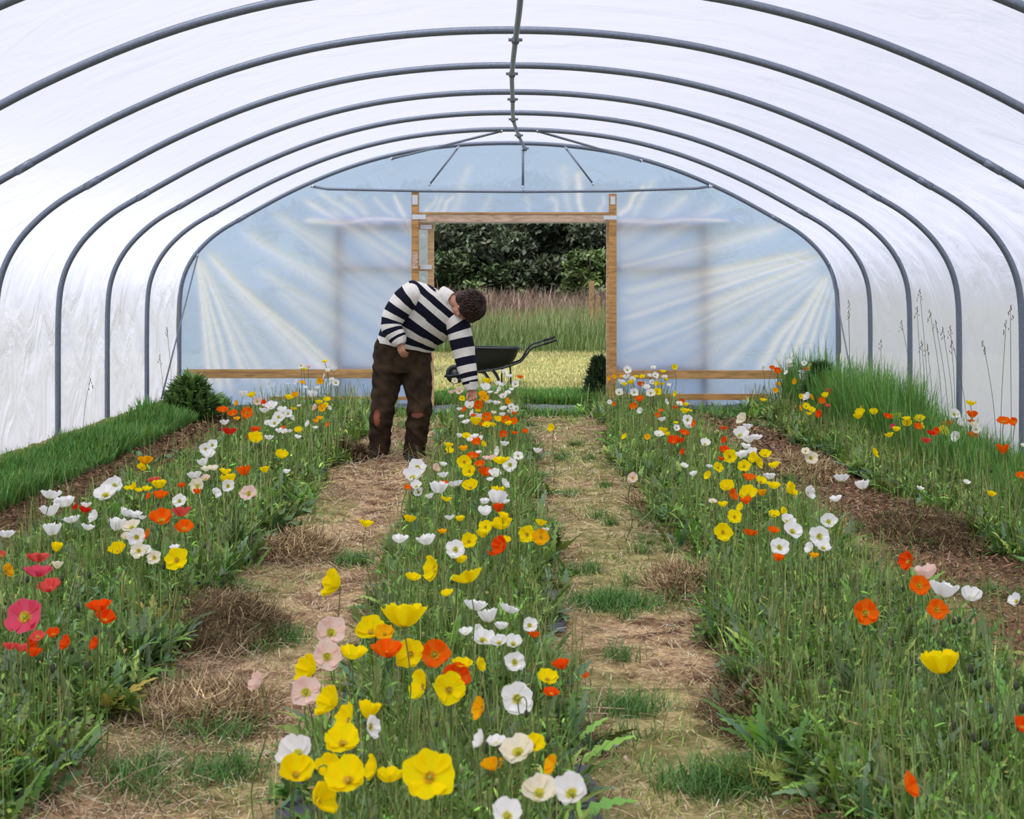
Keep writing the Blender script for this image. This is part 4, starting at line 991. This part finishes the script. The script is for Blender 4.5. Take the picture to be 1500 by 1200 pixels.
def petal_mesh(phi, hw, R, cup, inner, seed, curl=0.0):
    """one broad crinkled petal, rooted at the origin, flower axis +Z, flower radius 1"""
    nt_, ns_ = 9, 17; rg = random.Random(seed); ph1, ph2 = rg.uniform(0, 6), rg.uniform(0, 6); vs = []; rad = []
    for i in range(nt_ + 1):
        t = i / nt_
        for j in range(ns_ + 1):
            s = 2 * j / ns_ - 1; ang = phi + s * hw * (0.55 + .45 * min(1, t * 2.2))
            edge = (1 - .15 * abs(s) ** 4) * (1 + .07 * math.sin(5 * s + ph1) * t + .035 * math.sin(11 * s + ph2) * t); r = R * edge * t * (1 - .30 * cup * t)
            z = cup * (t ** 1.7) * R * .95 + .03 * inner + (.05 * math.sin(9 * s + ph1) + .03 * math.sin(17 * s + ph2) + .018 * math.sin(31 * s + ph1)) * t * t + curl * max(0, t - .7) * -.6 + .10 * cup * abs(s) * t
            vs.append((r * math.cos(ang), r * math.sin(ang), z)); rad.append(t)
    k = ns_ + 1; fs = [(i * k + j, i * k + j + 1, (i + 1) * k + j + 1, (i + 1) * k + j) for i in range(nt_) for j in range(ns_)]
    return vs, fs, rad


FORMS = [(.28, .0), (.45, .06), (.70, .0), (.88, .0), (.40, .18), (.58, .06)]     # cup depth, curl
VARS = []
for vi, (cup, curl) in enumerate(FORMS):
    pl = []
    for q in range(4):
        pl.append(petal_mesh(PI / 2 * q + .2 * vi, 1.22 if q % 2 == 0 else 1.1, 1.0 if q % 2 == 0 else .93, cup * (1 if q % 2 == 0 else 1.12), 0 if q % 2 == 0 else 1, vi * 10 + q, curl))
    VARS.append(pl)


def pmesh(name, pieces, mat):
    V = []; Fq = []; R = []
    for vs, fs, rad in pieces: o = len(V); V += vs; Fq += [tuple(i + o for i in f) for f in fs]; R += rad
    return npmesh(name, np.array(V), np.array(Fq), mat, smooth=True, attrs={'rad': np.array(R)})


PETAL = {}; BLOOM = {}
def get_petals(c, v, whole):
    if whole:
        if (c, v) not in BLOOM: BLOOM[c, v] = [pmesh('petals', VARS[v], PM[c])]
        return BLOOM[c, v]
    if (c, v) not in PETAL: PETAL[c, v] = [pmesh('petal', [p], PM[c]) for p in VARS[v]]
    return PETAL[c, v]


cen = MB(); cen.ell((0, 0, .10), (.10, .10, .13), nu=10, nv=7, mi=1)
rs = random.Random(2)
for k in range(44):
    a = k * 2.399; r = .13 + .16 * ((k % 4) / 4 + rs.random() * .2); z = .10 + .10 * rs.random(); p = Vector((r * math.cos(a), r * math.sin(a), z)); mb_ = p * .35
    cen.add([Vector((mb_.x, mb_.y, .02)), p + Vector((-.035 * math.sin(a), .035 * math.cos(a), 0)), p + Vector((0, 0, .045)), p - Vector((-.035 * math.sin(a), .035 * math.cos(a), 0))], [(0, 1, 2, 3)])
CEN = {False: cen.mesh('flower_center', [M['stamen'], M['ovary']]), True: cen.mesh('flower_center', [M['stamen_dark'], M['ovary']])}
back = MB(); back.ell((0, 0, -.02), (.07, .07, .05), nu=8, nv=5)

FL = """
356,578,13w s|369,580,12y u|347,591,10a l|377,588,12b f|385,592,12r r|326,602,17o u|341,607,15o q|347,614,11a u|362,605,17o f|329,620,13w s|336,634,22k s|374,631,13r u|367,638,13k l|374,644,20y q|398,596,17w q|390,595,13w u|387,602,14w s|413,602,14w u|422,606,13w f|408,611,16w f|402,620,16w f|393,620,12w q|427,612,9w r|415,627,9o u|409,632,11w u|417,633,10w q|424,632,9w s|437,631,12y q|436,641,11w u|394,642,13w s
451,621,9w l|462,627,8w u|423,583,12y u|432,579,11a q|430,599,10y s|438,595,7w u|420,563,8w s|435,560,8w l|443,561,9a q|447,568,8w u|441,536,9w f|445,541,9y u|452,537,9b u|476,530,9y u|480,543,8w q|489,541,9w s|475,551,8w l|469,559,11a f|486,557,9w q|492,561,11w f|484,562,8w l|465,569,7w u|457,579,14w s|479,586,11y q|467,590,10y u|477,593,8y f|462,597,10b l|472,598,12a f|482,598,7w r|468,613,10a q|462,618,7a u|480,622,7o l
412,668,17y q|388,689,14y s|357,692,20o s|330,692,19y s|335,705,22y s|334,712,18w f|420,692,8w u|311,652,16w f|301,658,17w f|306,667,18w q|213,676,20a s|208,685,15y q|298,679,16w s|303,688,17e u|313,687,15e u|285,698,20w s|301,701,15b q|289,712,22e f|289,721,12o s|226,705,19c u|239,707,10o u|187,716,11y u|197,713,11y l|203,719,9y u|215,717,15y u|233,712,20y u|266,712,11r u|235,727,22o u|218,727,8o l
263,734,19w f|316,722,15w r|322,725,9w l|364,723,24b f|236,761,33o q|266,752,26c s|270,774,27o q|185,754,21w s|197,756,23w s|208,759,13w s|216,783,17o l|193,772,25e q|200,787,25w f|185,787,16e q|203,807,22e f|213,807,18w q|226,817,20e f|259,820,33y f|256,803,8w u|74,727,31w s|94,738,29w u|74,751,30w s|167,712,27w f|154,724,33w q|126,741,18w s|111,743,10k l|124,748,17k s|139,757,17w l|106,763,25w s|128,774,21w s|77,779,26w s|9,784,22w s|171,772,25w s
2,814,12c q|56,819,34c s|10,836,20a r|55,840,42p s|84,829,14e s|73,862,34c u|83,804,17y s|172,806,23y q|36,904,50p f|145,890,36r u|153,907,26r q|55,933,17c q|44,943,15r r|49,958,17r u|15,948,15c s|31,951,17c s|78,929,14r q|98,942,11r l|140,943,9r l
666,558,9e f|662,575,11b s|673,573,11b f|677,584,9y f|713,560,14y s|711,569,14w q|718,575,9w u|707,578,13a q|710,583,12a f|704,588,9a l|730,563,10w q|739,563,8w l|739,546,10w q|745,552,11w u|755,563,11w f|762,553,10o u|732,571,8w l|727,576,7e u|749,571,8w u|744,576,10w q|737,581,11w q|742,589,11a r|715,589,13w s|727,591,13w u|691,585,7w u|688,595,14w q|673,600,9w u|681,600,10o l|701,594,14o f|700,603,9y u|738,599,12w u|749,596,10w f|756,599,10w f|747,604,9e u|723,605,9e u|736,608,9w s|753,606,6o u
692,605,10w l|676,611,9w u|694,609,10o u|701,611,15w s|697,619,16y s|713,611,14o f|705,622,8o s|683,619,13w u|729,615,11y q|736,613,9y u|741,615,13o f|753,617,11o f|745,621,10y u|713,623,13y q|722,623,8y s|809,627,12y l|737,636,11r f|754,635,10o u|769,633,8o q|673,639,9w s|683,639,12y q|695,640,14w u|688,645,9w q|705,642,9w l|698,649,14o q|707,651,8y r|739,651,12w s|729,661,14w l|787,661,13w s|657,653,12y u|658,661,13y q|679,658,13a u|701,663,9w u
611,685,25w f|604,698,24w q|610,712,15w q|613,721,14w f|597,715,11o q|637,686,13b r|649,681,8w u|649,697,14w s|680,677,20y f|687,690,20y f|691,669,15o q|698,669,12r q|712,672,12b u|722,672,11b q|703,681,15o q|734,676,26y s|759,668,14w f|747,681,20w f|710,694,18o q|725,695,17w q|718,703,10w u|739,709,16w r|649,711,14o u|642,718,25w s|667,710,23w s|689,713,23y q|729,723,20y s|630,728,11w s|654,732,18y s|728,733,28w s|710,736,14w u|740,736,14w u|710,751,20w q|730,746,17r s
600,761,18y s|659,759,17w s|674,761,11y u|648,780,14a u|711,772,19y f|707,783,18y s|735,770,28y u|737,756,8y u|792,767,16y s|772,783,24y f|792,787,23a f|798,777,14w u|586,792,26w u|625,794,25w s|667,805,26w f|687,793,23y f|674,821,19y u|741,792,15y q|735,800,27r l|721,812,16r s|635,833,36y l|605,847,23y u|686,847,48y s|536,769,22y s|491,856,38y l|655,870,19y u
696,889,30w s|745,894,30w s|715,905,30w s|734,919,16w u|683,927,22w u|700,924,14w r|708,937,34w q|731,941,24w q|752,942,26w q|776,916,22w f|754,970,29w f|757,1024,44w f|802,994,30y q|822,976,20r u|782,931,8o u|677,975,30y u|702,974,18y r|669,991,38r f|704,1038,34a l|807,1016,12r u
485,926,43b f|479,962,40b f|454,982,38y l|448,1014,43b f|543,924,43y q|592,907,60y s|563,928,28a q|517,959,44y s|485,1030,42y l|567,955,40o u|601,958,42y f|637,959,42o f|617,1004,46y l|658,1010,46y f|540,1044,35y s|508,1055,46y l|544,1065,32w r|502,1087,52y q|434,1104,48w q|434,1132,46y q|482,1126,36y q|509,1140,64y q|547,1124,36y l|571,1140,44y s|629,1138,73y f|469,1172,50y r|378,1000,27b l
704,1084,20w l|727,1088,24w u|758,1100,50e q|782,1091,33y q|721,1123,34a u|790,1160,50e q|836,1160,46w q|743,1194,46w q|809,1121,14a l
919,542,12w f|957,539,8w q|971,545,9y u|988,538,9y f|900,552,7a f|893,555,7a l|911,552,8a q|918,553,10w u|927,556,11w q|932,552,8y u|941,552,8y q|952,551,9w u|960,550,10w f|973,553,10w q|976,557,7y u|910,561,11w u|915,564,8y u|924,561,9y s|938,564,9o q|944,562,9w l|955,560,8w f|963,562,8y l|970,563,8y u|980,565,7w u|907,575,12w f|929,575,12w f|947,568,12w q|953,576,13w f|963,574,12y f|990,577,9y l|893,589,6w f|900,592,7o l|937,586,12o u|928,595,11o f|938,602,10w l|976,589,10w r
995,592,10w q|999,588,8r f|1004,593,10y u|989,598,8r u|1003,603,14y s|1011,602,7y u|963,608,8o f|970,615,11w s|968,602,8o q|1007,615,14w f|1009,625,14w s|1017,621,10o l|990,620,6y u|991,627,10w f|965,637,15w q|971,632,13y s|978,637,8y u|987,647,17r q|1002,635,15r q|997,646,13r s|1001,662,10r l|1060,628,12r s|1062,645,10r l|1033,650,16w q|1088,614,17e l|1095,626,14w s|1085,637,21w q|1098,645,18w s|1108,642,18w u|1092,655,16w u|1102,663,14w q|1088,667,18w u|1061,660,14r q|1056,673,11r u|1002,683,12w q|1016,695,11w u|1039,684,8w u|927,700,15b f|915,640,10y l|948,640,6a f
1069,669,20y f|1052,685,15y f|1090,683,18y f|1105,671,15y l|1110,678,17y r|1121,666,17y q|1134,683,18y u|1038,697,14y l|1097,701,20o u|1115,705,18y q|1127,699,16w s|1133,713,21y u|1116,723,14a s|1065,714,20y q|1072,725,19o r|1096,724,27y q|1093,735,16o s|1059,740,16y u|1085,743,13y l|1076,757,20y f|1134,754,17y q|1146,750,9y r|1059,780,25y f|1099,782,22o s|1133,778,18o u|1156,718,22y r|1184,722,22w r|1233,702,21w s|1264,712,21w s|1225,732,20w s|1214,764,23w f|1188,671,19e f|1180,661,12e f
1154,763,22w q|1161,778,28w f|1142,802,26w f|1140,819,14o u|1200,786,28w f|1187,803,18w l|1206,802,22w q|1193,815,14a u|1044,735,10e q|1330,822,28r l|1357,842,32b s|1347,858,28o f|1382,868,40w s|1373,893,28o f|1268,898,36o f|1422,875,28w q|1488,880,22w l|1378,977,53y s|1497,1065,16r q|1331,1151,38o r
1118,540,8e r|1131,540,8o q|1139,543,10r f|1155,531,9w q|1157,537,8e u|1152,546,8w l|1178,532,8w f|1191,534,9y u|1188,541,11y f|1180,541,7o u|1177,545,15w s|1165,559,10a l|1177,555,15w s|1182,563,11e s|1140,563,8a q|1136,572,9a f|1118,587,10y u|1173,581,8y f|1183,582,12w l|1188,582,9a r|1209,580,10y q|1214,575,12c s|1204,587,10o f|1229,574,12y f|1228,560,11w s|1247,569,12w s|1263,572,11b q|1172,598,9a r|1181,595,10y f|1189,601,11y q|1185,607,9y u|1201,607,11r l|1212,595,10c u|1281,576,9y q|1275,580,13y u|1287,583,11y q|1269,581,8y u|1288,587,9b u|1301,575,12y r
1265,597,10y l|1260,605,13y q|1257,611,13y s|1280,604,13y q|1281,664,15y r|1316,601,12r f|1300,611,13r q|1313,612,18y s|1328,614,12y u|1329,621,13y q|1347,614,15y q|1354,612,7y r|1344,626,12o q|1350,624,11y r|1309,625,8p l|1313,630,11y u|1303,638,12y s|1363,635,12k u|1373,633,14r l|1382,631,15y f|1388,622,16o u|1357,647,14c s|1398,607,16w f|1405,619,13w r|1401,640,16w l|1422,592,16y s|1424,609,16o s|1422,618,11o u|1427,623,13e q|1430,629,13w f|1427,638,17o s|1470,618,19o q|1486,618,14o l|1469,660,19o s|1499,653,8w q|1496,698,16o q|1416,707,10w q|1452,725,12y u|1348,716,12w u
"""
FLOW = []
for tok in FL.replace('\n', '|').split('|'):
    tok = tok.strip()
    if not tok: continue
    u, v_, r = tok.split(','); i = 0
    while r[i].isdigit(): i += 1
    FLOW.append([float(u), float(v_), float(r[:i]), r[i], r[i + 1:].strip()])
fr = random.Random(42)
POSE = dict(f=(0, -.86, .50), q=(0, -.55, .84), u=(0, -.16, 1), s=(0, .10, 1), l=(-.80, -.45, .42), r=(.80, -.45, .42))
PW = dict(f='facing forwards', q='tilted forwards', u='opening upwards', s='seen side-on', l='turned left', r='turned right')
INFO = []
for u, v_, w, c, po in FLOW:
    z = .40 + fr.uniform(-.03, .05); z += .12 * max(0, min(1, (v_ - 900) / 250))
    if v_ < 900 and 560 < u < 860: z += .03
    for _ in range(60):
        Y = F * (EYE - z) / (v_ - CV); X = (u - CU) * Y / F; dia = w * Y / F
        if Y > 18.35 or abs(X) > 3.82 or (dia > .105 and v_ > 620 and z < .68): z += .012
        else: break
    if Y > 18.6: Y = 18.5; z = EYE - (v_ - CV) * Y / F; X = (u - CU) * Y / F
    INFO.append((X, Y, z, max(.045, min(.14, w * Y / F))))


def bedname(X): return 'left bed' if X < -1.15 else 'centre bed' if X < .62 else 'near right bed' if X < 2.42 else 'far right bed'
def zone(Y): return 'near end' if Y < 5.2 else 'near part' if Y < 7.6 else 'middle' if Y < 10.2 else 'just before the man' if Y < 13 else 'level with the man' if Y < 15.6 else 'far end'
def place(zn, bn): return f'{bn} {zn}' if zn[:4] in ('just', 'leve') else f'{zn} of {bn}'


order = sorted(range(len(FLOW)), key=lambda i: -FLOW[i][2] - .002 * (700 - FLOW[i][1]) * 0)
SOLO = set(order[:300])
keys = {}
for i, ((u, v_, w, c, po), (X, Y, z, D)) in enumerate(zip(FLOW, INFO)):
    if i in SOLO: keys.setdefault((bedname(X), zone(Y), c, po), []).append((u, i))
LAB = {}
for (bn, zn, c, po), L_ in keys.items():
    L_.sort()
    for r, (u, i) in enumerate(L_):
        t = f'{CN[c]} poppy {PW[po]}, {place(zn, bn)}'
        if len(L_) == 2: t += ', ' + ['left', 'right'][r] + ' one of two'
        elif len(L_) > 2: t += f', {ordw[r]} from left'
        LAB[i] = t


def quat_to(d, spin): return Vector((0, 0, 1)).rotation_difference(Vector(d).normalized()) @ Quaternion((0, 0, 1), spin)


def stem_mesh(q, seed, r, nm='stem', hook=False):
    rg = random.Random(seed); a, b = rg.uniform(-.05, .05), rg.uniform(-.05, .05); m = MB()
    P = [Vector((0, 0, 0)), Vector((q.x * .25 + a, q.y * .25 + b, q.z * .35)), Vector((q.x * .75 - a * .5, q.y * .75, q.z * .72)), q]
    m.tube(catmull(P, 4), r, 6); return m.mesh(nm, M['stem'])


SM = dict(V=[], F=[], R=[], MI=[]); SMATS = [M['stem'], M['stamen'], M['ovary'], M['stamen_dark']] + [PM[k] for k in PC]; SIX = {m.name: k for k, m in enumerate(SMATS)}


def into_mass(me, Mx):
    n = len(me.vertices); co = np.zeros(n * 3); me.vertices.foreach_get('co', co); co = co.reshape(-1, 3); A = np.array(Mx); o = sum(len(v) for v in SM['V'])
    SM['V'].append(co @ A[:3, :3].T + A[:3, 3]); a = me.attributes.get('rad'); rd = np.zeros(n)
    if a: a.data.foreach_get('value', rd)
    SM['R'].append(rd)
    for p in me.polygons: SM['F'].append(tuple(k + o for k in p.vertices)); SM['MI'].append(SIX[me.materials[p.material_index].name])


for i, ((u, v_, w, c, po), (X, Y, z, D)) in enumerate(zip(FLOW, INFO)):
    bx, by = X + fr.uniform(-.05, .05), Y + fr.uniform(-.04, .07); g = float(ground_h(np.array([bx]), np.array([by]))[0]); loc = Vector((bx, by, g))
    d = Vector(POSE[po]) + Vector((fr.gauss(0, .14), fr.gauss(0, .10), fr.gauss(0, .08)))
    if d.z < .1: d.z = .1
    d.normalize(); var = {'f': fr.choice([0, 1, 4, 1]), 'q': fr.choice([1, 2, 5]), 'u': fr.choice([5, 5, 2]), 's': fr.choice([2, 3, 5]), 'l': fr.choice([2, 5, 1]), 'r': fr.choice([2, 5, 1])}[po]
    R = D / 2 * (1.0 + .06 * FORMS[var][0]) * (1.36 if FORMS[var][0] > .6 else 1.19); base = Vector((X, Y, z)) - d * R * FORMS[var][0] * .42 - loc
    sm = stem_mesh(base, i, .0022 if Y < 9 else .0030); rot = quat_to(d, fr.uniform(0, 6.28)); whole = w < 20; zs_ = fr.uniform(.9, 1.1); s_ = R * (1.0 if c not in 'ya' else .75); hasc = po in 'fqu' or w >= 20; cm = CEN[c in 'yaorkc']
    if i in SOLO:
        e = empty('poppy', loc); tag(e, LAB[i], 'poppy', f'poppies of the {bedname(X)}'); link('stem', sm, e)
        for me in get_petals(c, var, whole):
            p = link('petals' if whole else 'petal', me, e, base); p.rotation_mode = 'QUATERNION'; p.rotation_quaternion = rot; p.scale = (R, R, R * zs_)
        if hasc: p = link('flower_center', cm, e, base); p.rotation_mode = 'QUATERNION'; p.rotation_quaternion = rot; p.scale = (s_, s_, s_)
    else:
        T = Matrix.Translation(loc + base) @ rot.to_matrix().to_4x4(); into_mass(sm, Matrix.Translation(loc)); bpy.data.meshes.remove(sm)
        into_mass(get_petals(c, var, True)[0], T @ Matrix.Diagonal((R, R, R * zs_, 1)))
        if hasc: into_mass(cm, T @ Matrix.Scale(s_, 4))
me = bpy.data.meshes.new('small_poppies'); me.from_pydata(np.concatenate(SM['V']).tolist(), [], SM['F'])
for m_ in SMATS: me.materials.append(m_)
me.polygons.foreach_set('material_index', SM['MI']); me.polygons.foreach_set('use_smooth', [True] * len(SM['F'])); a = me.attributes.new('rad', 'FLOAT', 'POINT'); a.data.foreach_set('value', np.concatenate(SM['R'])); me.update()
tag(link('small_poppies', me), 'smallest, mostly far poppies in white, yellow and orange scattered through all four beds', 'poppies', None, 'stuff')

# nodding buds
BUDS = """520,1133,11d|508,1146,9d|563,1128,9d|481,1152,11g|451,1078,9g|406,1092,8g|677,1128,9g|711,1096,12d|732,1097,9d|803,1082,8d|771,1046,8d|728,1146,8g|1222,857,6d|1207,872,6g|1382,943,7d|1422,980,10d|1447,1005,9d|1488,1005,9d|1427,1080,10d|1443,1092,11d|1397,1063,9d|1307,942,8d|1397,910,7d|1405,908,7d|1435,957,7d|1347,983,8g|1317,820,6d|1272,817,5d|1295,855,6d|1323,862,6d|1332,893,7d|1452,1040,8d|1355,1013,8g|1497,1038,10d|40,849,7d|91,847,7d|123,837,8g|131,843,7d|114,888,7d|44,937,8d|105,953,8d|77,979,10d|127,976,9d|140,925,7d|115,889,5d|1374,690,4d|1328,700,4d|1300,690,4d|1258,690,4d|1343,725,4d|1400,700,4d|1452,690,4d|1310,740,4d|1420,745,4g|1180,860,5d|1110,880,5d|240,830,6d|300,800,5d|620,930,6g|640,1060,7d|580,1085,8g|600,905,5d|560,880,5g|760,870,5d|700,860,5g|1090,690,5d|1150,700,4d|1020,760,4d|330,760,5d|290,770,5d"""
BD = []
for t in BUDS.split('|'):
    u, v_, r = t.split(','); BD.append((float(u), float(v_), float(r[:-1]), r[-1]))
bk = {}
BI = []
for i, (u, v_, w, c) in enumerate(BD):
    z = .36 + .16 * max(0, min(1, (v_ - 900) / 250)); Y = F * (EYE - z) / (v_ - CV); X = (u - CU) * Y / F
    if abs(X) > 3.9: z += .15; Y = F * (EYE - z) / (v_ - CV); X = (u - CU) * Y / F
    BI.append((X, Y, z, w * Y / F)); bk.setdefault((bedname(X), zone(Y), c), []).append((u, i))
for (bn, zn, c), L_ in bk.items():
    L_.sort()
    for r, (u, i) in enumerate(L_):
        X, Y, z, D = BI[i]; gy_ = float(ground_h(np.array([X]), np.array([Y]))[0]); e = empty('poppy_bud', (X + .03, Y + .02, gy_)); cc = 'dark' if c == 'd' else 'pale green'
        t = f'{cc} closed poppy bud, {place(zn, bn)}'
        if len(L_) > 1: t += f', {ordw[r]} from left'
        tag(e, t, 'poppy bud', 'closed buds of the ' + bn); q = Vector((X, Y, z)) - e.location; s_ = random.Random(i).choice((-1, 1)); D = max(.009, min(.018, D * .8))
        m = MB(); m.tube(catmull([Vector((0, 0, 0)), Vector((.01, 0, q.z * .5)), Vector((q.x + s_ * .02, q.y, q.z + .005)), Vector((q.x + s_ * .012, q.y, q.z + .045)), Vector((q.x, q.y, q.z + .035)), Vector((q.x, q.y, q.z + .01))], 4), .0018, 6); m.build('stem', M['stem'], e)
        m = MB(); m.ell(q, (D * .55, D * .55, D), nu=10, nv=8); m.build('bud', M['bud'] if c == 'd' else M['budg'], e)

# fallen petals
for k, (u, v_, c) in enumerate(((893, 1106, 'w'), (924, 1130, 'b'), (383, 1112, 'b'), (312, 877, 'w'), (330, 884, 'w'), (856, 1002, 'r'), (838, 1110, 'w'))):
    x, y = gp(u, v_); me = get_petals(c, 4, False)[k % 4]; o = link('fallen_petal', me, None, (x, y, float(ground_h(np.array([x]), np.array([y]))[0]) + .022)); o.scale = (.035, .035, .035); o.rotation_euler = (.2, .1, k)
    tag(o, [f'fallen white petal on the right path below the cream poppies', 'fallen blush petal right of the lowest cream poppy', 'tiny blush petal on the left path near the viewer', 'fallen white petal on the dark weed heap, left one', 'fallen white petal on the dark weed heap, right one', 'fallen vermilion petal right of the yellow double poppy', 'fallen white petal beside the cream poppies'][k], 'petal')

# ------------------------------------------------------------------ outside: lawn, meadow, trees
def out(name, parts, mat, label, cat): v, f, c = join(parts); return tag(link(name, npmesh(name, v, f, mat, c)), label, cat, None, 'stuff')
def oblades(n, xa, xb, y0, y1, L, Wd, col, tip, lean=(0, .4), bend=(.1, .9), prof=BL, near=1, hm=None):
    x, y = scatter(n, xa, xb, y0, y1, None, near); n = len(x); P = np.stack([x, y, np.full(n, -.03)], 1); c = jit(col, n, .22); c = c * (1 + .35 * vnoise(x * .7, y * .35, 61)[:, None]); tc_ = c * np.array([tip])
    h = rnd(n, *L) * (1 + (.3 * vnoise(x * .8, y * .8, 62) if hm is None else hm(x, y)))
    return ribbons(P, rnd(n, 0, 2 * PI), rnd(n, *lean), h, rnd(n, *Wd), prof, rnd(n, *bend), c, tc_, rnd(n, -.5, .5))
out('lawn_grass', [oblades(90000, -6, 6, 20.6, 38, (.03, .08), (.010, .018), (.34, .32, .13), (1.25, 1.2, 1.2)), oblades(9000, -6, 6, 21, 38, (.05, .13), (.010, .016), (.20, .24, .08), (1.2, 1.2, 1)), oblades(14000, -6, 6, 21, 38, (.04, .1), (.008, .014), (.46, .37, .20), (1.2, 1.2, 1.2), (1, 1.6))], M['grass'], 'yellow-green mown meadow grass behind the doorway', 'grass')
out('meadow_grass', [oblades(60000, -12, 12, 36.5, 56, (.35, .95), (.014, .024), (.105, .155, .05), (1.35, 1.25, 1.15), (0, .25), (.1, .7)), oblades(9000, -12, 12, 38, 56, (.6, 1.15), (.010, .016), (.25, .22, .11), (1.2, 1.1, 1.1), (0, .2), (.1, .4)), oblades(14000, -12, 12, 35.5, 39, (.2, .5), (.014, .022), (.10, .15, .04), (1.2, 1.2, 1), (0, .3), (.1, .8))], M['grass'], 'tall uncut green grass across the meadow', 'grass')
out('seeding_meadow_grass', [oblades(26000, -14, 14, 50, 62, (.75, 1.45), (.02, .035), (.16, .115, .085), (1.1, 1.0, 1.0), (0, .35), (.1, .8), [.3, .4, .6, 1, .9, .2])], M['grass'], 'pinkish brown seeding grasses before the dark trees', 'grass')


def posts(name, u, vt, Y, w, lean, label, hidden=0.0):
    p = at(u, vt, Y); mb = MB(); mb.box((-w / 2, -w / 2, 0), (w / 2, w / 2, p.z)); 
    mb.v = [(x * (1 + .12 * math.sin(z * 9)) + lean * z, y, z) for x, y, z in mb.v]; o = mb.build(name, M['post'], None, False, .01, (p.x, Y, -.05)); return tag(o, label, 'post')
posts('fence_post', 865, 409, 42.0, .13, .02, 'weathered square fence post in the tall grass beyond the doorway')
posts('fence_post', 871, 431, 41.2, .10, .08, 'dark leaning stump against the weathered fence post')
posts('fence_post', 757, 461, 43.0, .13, .0, 'low dark stake half hidden in the meadow grass')


def tree(name, x, y, h, r, label, n=11000, col=(.062, .078, .045), seed=1, low=.0):
    e = empty(name, (x, y, 0)); tag(e, label, 'tree', 'trees behind the meadow'); rg = np.random.default_rng(seed); rg2 = random.Random(seed)
    m = MB(); m.tube([Vector((0, 0, -.1)), Vector((.1, 0, h * .35)), Vector((-.1, .1, h * .7))], [.22, .16, .06], 8)
    for k in range(6): a = rg2.uniform(0, 6.28); m.tube([Vector((0, 0, h * (.2 + .08 * k))), Vector((math.cos(a) * r * .6, math.sin(a) * r * .6, h * (.45 + .08 * k)))], [.08, .02], 6)
    m.build('trunk', M['bark'], e)
    nb = 34; bc = np.stack([rg.normal(0, r * .48, nb), rg.normal(0, r * .42, nb), rg.uniform(low + .5, h - .6, nb)], 1); br = rg.uniform(.6, 1.15, nb) * r * .44
    pick = rg.integers(0, nb, n); d = rg.normal(0, 1, (n, 3)); d /= np.linalg.norm(d, axis=1)[:, None]; rad = br[pick] * (rg.random(n) ** .25); P = bc[pick] + d * rad[:, None] * [[1, 1, .8]]
    P[:, 2] = np.maximum(P[:, 2], .1); tone = np.exp(rg.normal(0, .35, nb))[pick][:, None] * np.exp(rg.normal(0, .35, (n, 1))); c = np.clip(np.array([col]) * tone * np.exp(rg.normal(0, .08, (n, 3))), .004, .3)
    v, f, cc = ribbons(P, rg.uniform(0, 6.28, n), rg.uniform(.2, 2.4, n), rg.uniform(.16, .36, n), rg.uniform(.10, .22, n), [.2, 1, .8, .1], rg.uniform(0, .8, n), c, c * 1.2, rg.uniform(-1, 1, n))
    link('crown', npmesh('crown', v, f, M['tree'], cc), e); return e


HS = .86
TR_ = [(-4.4, 68, 7.0, 2.6, 'dark'), (-1.8, 66, 6.6, 2.5, 'dark'), (.6, 69, 7.2, 2.6, 'dark'), (3.2, 66.5, 6.8, 2.5, 'dark'), (5.9, 68.5, 6.8, 2.6, 'dark'), (-7.6, 69, 6.0, 2.5, 'dark'), (8.6, 68.5, 5.6, 2.3, 'dark')]
pos_l = ['just left of the middle of the doorway view', 'in the middle of the doorway view', 'in the middle right of the doorway view, behind the others', 'at the right side of the doorway view', 'right of the doorway view', 'left of the doorway view', 'further left', 'further right', 'far right', 'far left', 'outermost right']
names_l = ['behind the left door leaf', 'behind the left half of the doorway', 'behind the middle of the doorway, deepest', 'behind the right half of the doorway', 'behind the right door post', 'hidden mostly by the left end film', 'far behind the right end film']
for k, (x, y, h, r, _) in enumerate(TR_): tree('tree', x, y, h * HS, r, 'dark evergreen tree ' + names_l[k], 15000 if k < 5 else 8000, seed=k + 1)
for k, x in enumerate((-7, -3.2, .4, 3.9, 7.4)): tree('tree', x * .8, 75 + k % 2, 6.3, 3.0, 'tall dark tree of the rear row, ' + ['leftmost', 'second from left', 'middle one', 'second from right', 'rightmost'][k] + ' of five', 12000, seed=80 + k)
BS = [(-2.6, 62.5, 3.0, 1.5, (.055, .085, .03)), (-.2, 63.5, 2.6, 1.4, (.055, .085, .03)), (3.2, 60.5, 3.2, 1.3, (.09, .13, .04)), (1.6, 63, 2.8, 1.3, (.045, .06, .03)), (-5, 63, 3, 1.6, (.03, .05, .016)), (6, 62, 3, 1.6, (.03, .05, .016))]
for k, (x, y, h, r, col) in enumerate(BS):
    e = tree('bush', x, y, h, r, ['rounded green bush left in the doorway view before the trees', 'small green bush in the middle of the doorway view', 'lighter green bush near the right door post before the trees', 'dark bush right of the middle before the trees', 'bush behind the left door leaf', 'bush behind the right end film'][k], 7000, col, 40 + k, -.4); e['category'] = 'bush'; e['group'] = 'bushes before the trees'
    for ch in e.children: pass
